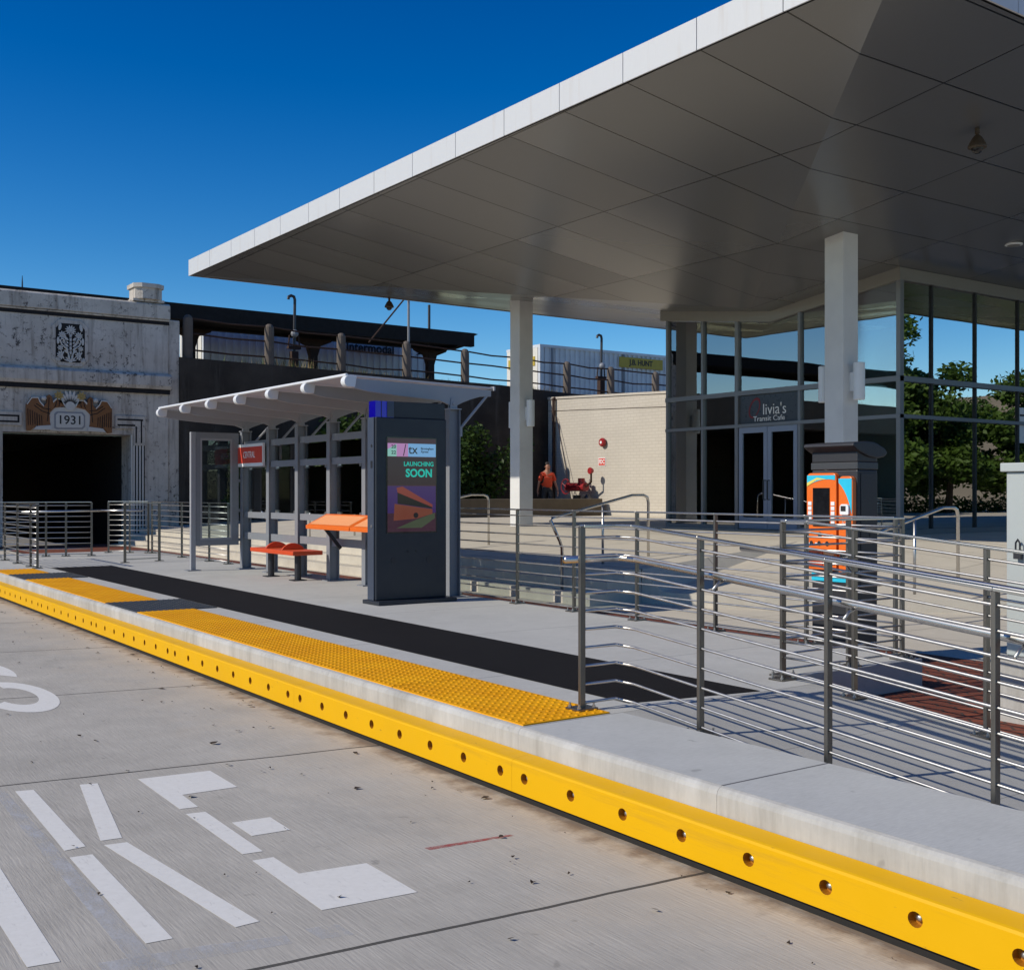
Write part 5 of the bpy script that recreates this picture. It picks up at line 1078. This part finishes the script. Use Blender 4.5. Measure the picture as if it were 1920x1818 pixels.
# containers
def container(x0_, x1_, z0, z1, lab, y0=39.0):
    t = thing('freight_container', lab, 'container', ((x0_+x1_)/2, y0+1.2, z0), 'freight containers on the railway')
    g = MB(); n = int((x1_-x0_)/.28); pts = []
    for i in range(n):
        u = x0_+(x1_-x0_)*i/n; w_ = (x1_-x0_)/n; pts += [(u, y0), (u+w_*.42, y0), (u+w_*.5, y0+.05), (u+w_*.92, y0+.05)]
    pts += [(x1_, y0), (x1_, y0+2.5), (x0_, y0+2.5)]
    g.prism([(x, y, z0+.12) for x, y in pts], (0, 0, z1-z0-.24)); obj('side_wall', g, 'container', t)
    g = MB()
    for za, zb in ((z0, z0+.12), (z1-.12, z1)): g.box(x0_-.02, x1_+.02, y0-.03, y0+2.52, za, zb)
    for x_ in (x0_, x1_-.14): g.box(x_-.021, x_+.161, y0-.032, y0+.12, z0+.12, z1-.12)
    obj('frame', g, 'container', t)
    g = MB(); g.box(x0_-.04, x0_-.022, y0+.13, y0+2.45, z0+.13, z1-.13); d = obj('end_door', g, 'container_end', t); g = MB()
    for yy in (y0+.5, y0+1.1, y0+1.5, y0+2.1): g.tube([(x0_-.06, yy, z0+.15), (x0_-.06, yy, z1-.15)], .025, 6)
    obj('lock_bars', g, 'galv', d); return t, d
t, d = container(13.95, 23.35, 5.05, 7.78, 'grey corrugated freight container lettered Intermodal, under the old platform roof')
text('lettering', 'Intermodal', .50, (20.6, 38.955, 7.20), PX, UP, 'black', t, sx=.95, ext=.004, bold=.012)
t, d = container(28.85, 44.0, 5.2, 8.0, 'grey corrugated container with a yellow placard, right of the far column')
obj('placard', MB().box(33.3, 35.95, 38.93, 38.972, 7.30, 7.77), 'sign_yellow', t); text('lettering', 'J.B. HUNT', .34, (34.6, 38.925, 7.535), PX, UP, 'black', t, sx=.95, ext=.003, bold=.01)
obj('door_placard', MB().box(28.78, 28.81, 39.3, 41.3, 7.1, 7.5), 'sign_yellow', d)
for x_ in (29.5, 33.6, 37.7): obj('side_post', MB().box(x_-.05, x_+.05, 38.955, 38.99, 5.32, 7.88), 'galv', t)
# signal masts, poles and stays
def mast(x_, z0, z1, lab):
    t = thing('signal_mast', lab, 'signal mast', (x_, 34.5, z0), 'hooked signal masts on the viaduct')
    obj('pole', MB().tube([(x_, 34.5, z0), (x_+.03, 34.5, z1-.1), (x_, 34.5, z1), (x_-.10, 34.5, z1+.03), (x_-.19, 34.5, z1-.02), (x_-.2, 34.5, z1-.10)], .05, 8), 'tvm', t)
    zl = z0+(z1-z0)*.50; obj('lamp_head', MB().sphere((x_-.02, 34.4, zl+.05), .13, 10, 8), 'galv', t); obj('fitting', MB().box(x_-.22, x_+.22, 34.42, 34.58, zl-.45, zl-.36).tube([(x_-.2, 34.5, zl-.4), (x_-.16, 34.5, zl)], .025, 6).tube([(x_+.2, 34.5, zl-.4), (x_+.16, 34.5, zl)], .025, 6), 'rust', t)
    obj('base_box', MB().box(x_-.12, x_+.12, 34.4, 34.6, z0, z0+.75), 'rust', t)
mast(15.4, 5.5, 8.06, 'hooked dark signal mast rising above the old platform roof'); mast(28.54, 5.3, 7.82, 'hooked dark signal mast in front of the container with the yellow placard')
single('roof_pole', MB().tube([(19.75, 34.5, 5.5), (19.75, 34.5, 8.75)], .045, 8), 'galv', 'pale thin pole beside the far dome camera', 'pole', (19.75, 34.5, 5.5)); single('stay_rod', MB().tube([(18.15, 34.45, 6.75), (19.7, 34.48, 8.55)], .03, 7), 'rust', 'rusty diagonal stay leaning against the pale pole', 'stay rod', (18.15, 34.45, 6.7))
single('vent_pole', MB().tube([(21.25, 35.6, 7.0), (21.25, 35.6, 8.5)], .05, 8), 'tvm', 'short black pole standing on the far end of the old platform roof', 'pole', (21.25, 35.6, 7)); single('antenna', MB().tube([(7.3, 36, 7.5), (7.3, 36, 7.9), (7.3, 36, 8.1)], [.03, .02, .008], 6), 'tvm', 'tiny antenna on the roof line above the portal', 'antenna', (7.3, 36, 7.5))
g = MB(); g2 = MB()
for i in range(900):
    x_ = random.choice((random.uniform(11.2, 32), random.gauss(17.5, 1.2), random.gauss(24.2, .6), random.gauss(14.6, .8))); y_ = random.uniform(32.95, 33.5); z_ = 5.62-(x_-11)*.028
    h_ = random.uniform(.05, .38)*(1.2 if abs(x_-14.6) < 1 else .8); a = random.uniform(0, 6.28); k = .03; lean = (random.gauss(0, .09), random.gauss(0, .06))
    q = g if random.random() < .7 else g2
    q.quad((x_, y_, z_-.1), (x_+k*math.cos(a), y_+k*math.sin(a), z_-.1), (x_+lean[0], y_+lean[1], z_+h_))
single('dry_weeds', g, 'dry_weed', 'dry brown weeds along the top of the retaining wall', 'weeds', (20, 33, 5.4), kind='stuff'); single('green_weeds', g2, 'green_weed', 'green weeds among the dry ones on the retaining wall top', 'weeds', (20, 33, 5.4), kind='stuff')

# ================================================================ trees and shrubs
def foliage(lobes, n, size, shape=1.0):
    g = MB()
    tot = sum(l[3]**2 for l in lobes)
    for cx, cy, cz, r, sz in lobes:
        for i in range(int(n*r*r/tot)):
            d = Vector((random.gauss(0, 1), random.gauss(0, 1), random.gauss(0, 1))).normalized(); rr = r*(random.random()**.33)*random.uniform(.72, 1.12)
            p = Vector((cx, cy, cz))+Vector((d.x*rr, d.y*rr, d.z*rr*sz)); s = size*random.uniform(.6, 1.4)
            a = Vector((random.gauss(0, 1), random.gauss(0, 1), random.gauss(0, .6))).normalized(); b_ = a.cross(Vector((random.gauss(0, 1), random.gauss(0, 1), random.gauss(0, 1)))).normalized()
            g.quad(p-a*s, p+b_*s*.5, p+a*s, p-b_*s*.5)
    return g
def shrub(x_, y_, h_, w_, lab):
    t = thing('shrub', lab, 'shrub', (x_, y_, ZQ), 'dark shrubs against the retaining wall')
    lobes = [(x_+random.gauss(0, w_*.38), y_+random.uniform(-.4, .3), ZQ+random.uniform(.2, .85)*h_, w_*random.uniform(.22, .42), random.uniform(.8, 1.3)) for _ in range(17)]+[(x_, y_, ZQ+h_*.82, w_*.3, 1.3)]
    obj('crown', foliage(lobes, 5200, .085), 'dark_leaf', t); g = MB()
    for q in range(4): g.tube([(x_+q*.1-.15, y_, ZQ), (x_+random.gauss(0, .3), y_, ZQ+h_*.6)], [.05, .02], 6)
    obj('stem', g, 'bark', t)
shrub(20.4, 31.0, 3.0, 1.75, 'large dark shrub between the shelter and the far column'); shrub(18.6, 31.5, 2.7, 1.6, 'dark shrub behind the screen kiosk, against the retaining wall'); shrub(15.8, 31.6, 3.1, 1.6, 'dark shrub seen through the shelter behind its middle posts'); shrub(13.2, 31.8, 2.3, 1.3, 'low dark shrub behind the CENTRAL sign')
def tree(x_, y_, h_, w_, lab, z0=ZL):
    t = thing('tree', lab, 'tree', (x_, y_, z0), 'trees mirrored in the glass wall')
    g = MB(); g.tube([(x_, y_, z0), (x_+.1, y_, z0+h_*.3), (x_-.05, y_+.1, z0+h_*.75)], [.16, .11, .04], 8)
    lobes = []
    for q in range(20):
        a = random.uniform(0, 6.28); rr = w_*random.uniform(.1, .85); zz = z0+h_*random.uniform(.28, .93); lobes.append((x_+rr*math.cos(a), y_+rr*math.sin(a), zz, w_*random.uniform(.28, .45), .75))
        if q < 7: g.tube([(x_, y_, z0+h_*.3), (lobes[-1][0], lobes[-1][1], lobes[-1][2])], [.07, .02], 6)
    obj('trunk', g, 'bark', t); obj('crown', foliage(lobes, 15000, .12), 'leaf', t)
for i, (x_, y_, h_, w_, lab) in enumerate(((31, 1.2, 7.6, 2.5, 'leafy tree mirrored at the left of the right-hand glass wall'), (34.5, -1.0, 8.2, 2.6, 'leafy tree mirrored beside the reflected column'), (38.5, .2, 7.2, 2.6, 'leafy tree mirrored in the middle panes of the right-hand glass wall'), (42.5, 1.4, 6.2, 2.6, 'leafy tree mirrored toward the right frame edge'), (33, -4.5, 8.6, 3.0, 'taller tree mirrored behind the first leafy tree'), (37.5, -5.0, 8.0, 3.0, 'taller tree mirrored behind the middle leafy tree'), (43.5, -4, 7.0, 3.0, 'taller tree mirrored behind the rightmost leafy tree'))): tree(x_, y_, h_, w_, lab)
lobes = [(28+.8*i, -2.6+random.uniform(-.2, .2)+.1*i, .75, .85, .9) for i in range(26)]; single('hedge', foliage(lobes, 14000, .08), 'leaf', 'clipped hedge mirrored low in the right-hand glass wall', 'hedge', (37, -1, ZL))
g = MB(); g.quad((20, -30, .3), (95, -45, .3), (110, -30, 13), (110, 5, 13), (62, -8, .3)) if False else g.quad((58, -40, 0), (58, 10, 0), (85, 14, 9.5), (85, -40, 9.5)); struct('hillside', g, 'soil')

# ================================================================ light, sky, camera
LD = Vector((1, -.24, -.735)).normalized()
s = bpy.data.lights.new('sun', 'SUN'); s.energy = 4.0; s.angle = R(.5); s.color = (1.0, .93, .80)
so = bpy.data.objects.new('sun', s); COL.objects.link(so); so.rotation_euler = LD.to_track_quat('-Z', 'Y').to_euler(); so.location = (-20, 8, 25)
w = bpy.data.worlds.new('World'); SC.world = w; w.use_nodes = True; nt = w.node_tree
sk = nt.nodes.new('ShaderNodeTexSky'); sk.sky_type = 'NISHITA'; sk.sun_disc = False
sk.sun_elevation = math.asin(-LD.z); sk.sun_rotation = math.atan2(-LD.x, -LD.y); sk.air_density = 1.0; sk.dust_density = .35; sk.ozone_density = 4.0; sk.altitude = 200
hs = nt.nodes.new('ShaderNodeHueSaturation'); hs.inputs['Hue'].default_value = .508; hs.inputs['Saturation'].default_value = 1.44; hs.inputs['Value'].default_value = 1.2
bg = nt.nodes['Background']; bg.inputs['Strength'].default_value = .09
nt.links.new(sk.outputs[0], hs.inputs['Color']); tcw = nt.nodes.new('ShaderNodeTexCoord'); sxw = nt.nodes.new('ShaderNodeSeparateXYZ'); nt.links.new(tcw.outputs['Generated'], sxw.inputs[0])
rw = nt.nodes.new('ShaderNodeValToRGB'); rw.color_ramp.elements[0].position = .0; rw.color_ramp.elements[0].color = (1.45, 1.48, 1.40, 1); rw.color_ramp.elements[1].position = .46; rw.color_ramp.elements[1].color = (.44, .72, .90, 1)
e_ = rw.color_ramp.elements.new(.20); e_.color = (.95, 1.10, 1.10, 1)
nt.links.new(sxw.outputs[2], rw.inputs[0]); mw = nt.nodes.new('ShaderNodeMix'); mw.data_type = 'RGBA'; mw.blend_type = 'MULTIPLY'; mw.inputs[0].default_value = 1
nt.links.new(hs.outputs[0], mw.inputs[6]); nt.links.new(rw.outputs[0], mw.inputs[7]); nt.links.new(mw.outputs[2], bg.inputs[0])
cam = bpy.data.cameras.new('camera'); co = bpy.data.objects.new('camera', cam); COL.objects.link(co)
co.location = (0, 0, H); co.rotation_euler = (R(90), 0, -YAW); cam.sensor_width = 36; cam.sensor_fit = 'HORIZONTAL'; cam.lens = FPX/1920*36; cam.shift_y = 13/1920; cam.clip_end = 1500; cam.clip_start = .05
SC.camera = co
SC.view_settings.view_transform = 'Standard'; SC.view_settings.look = 'None'; SC.view_settings.exposure = 0; SC.view_settings.gamma = 1
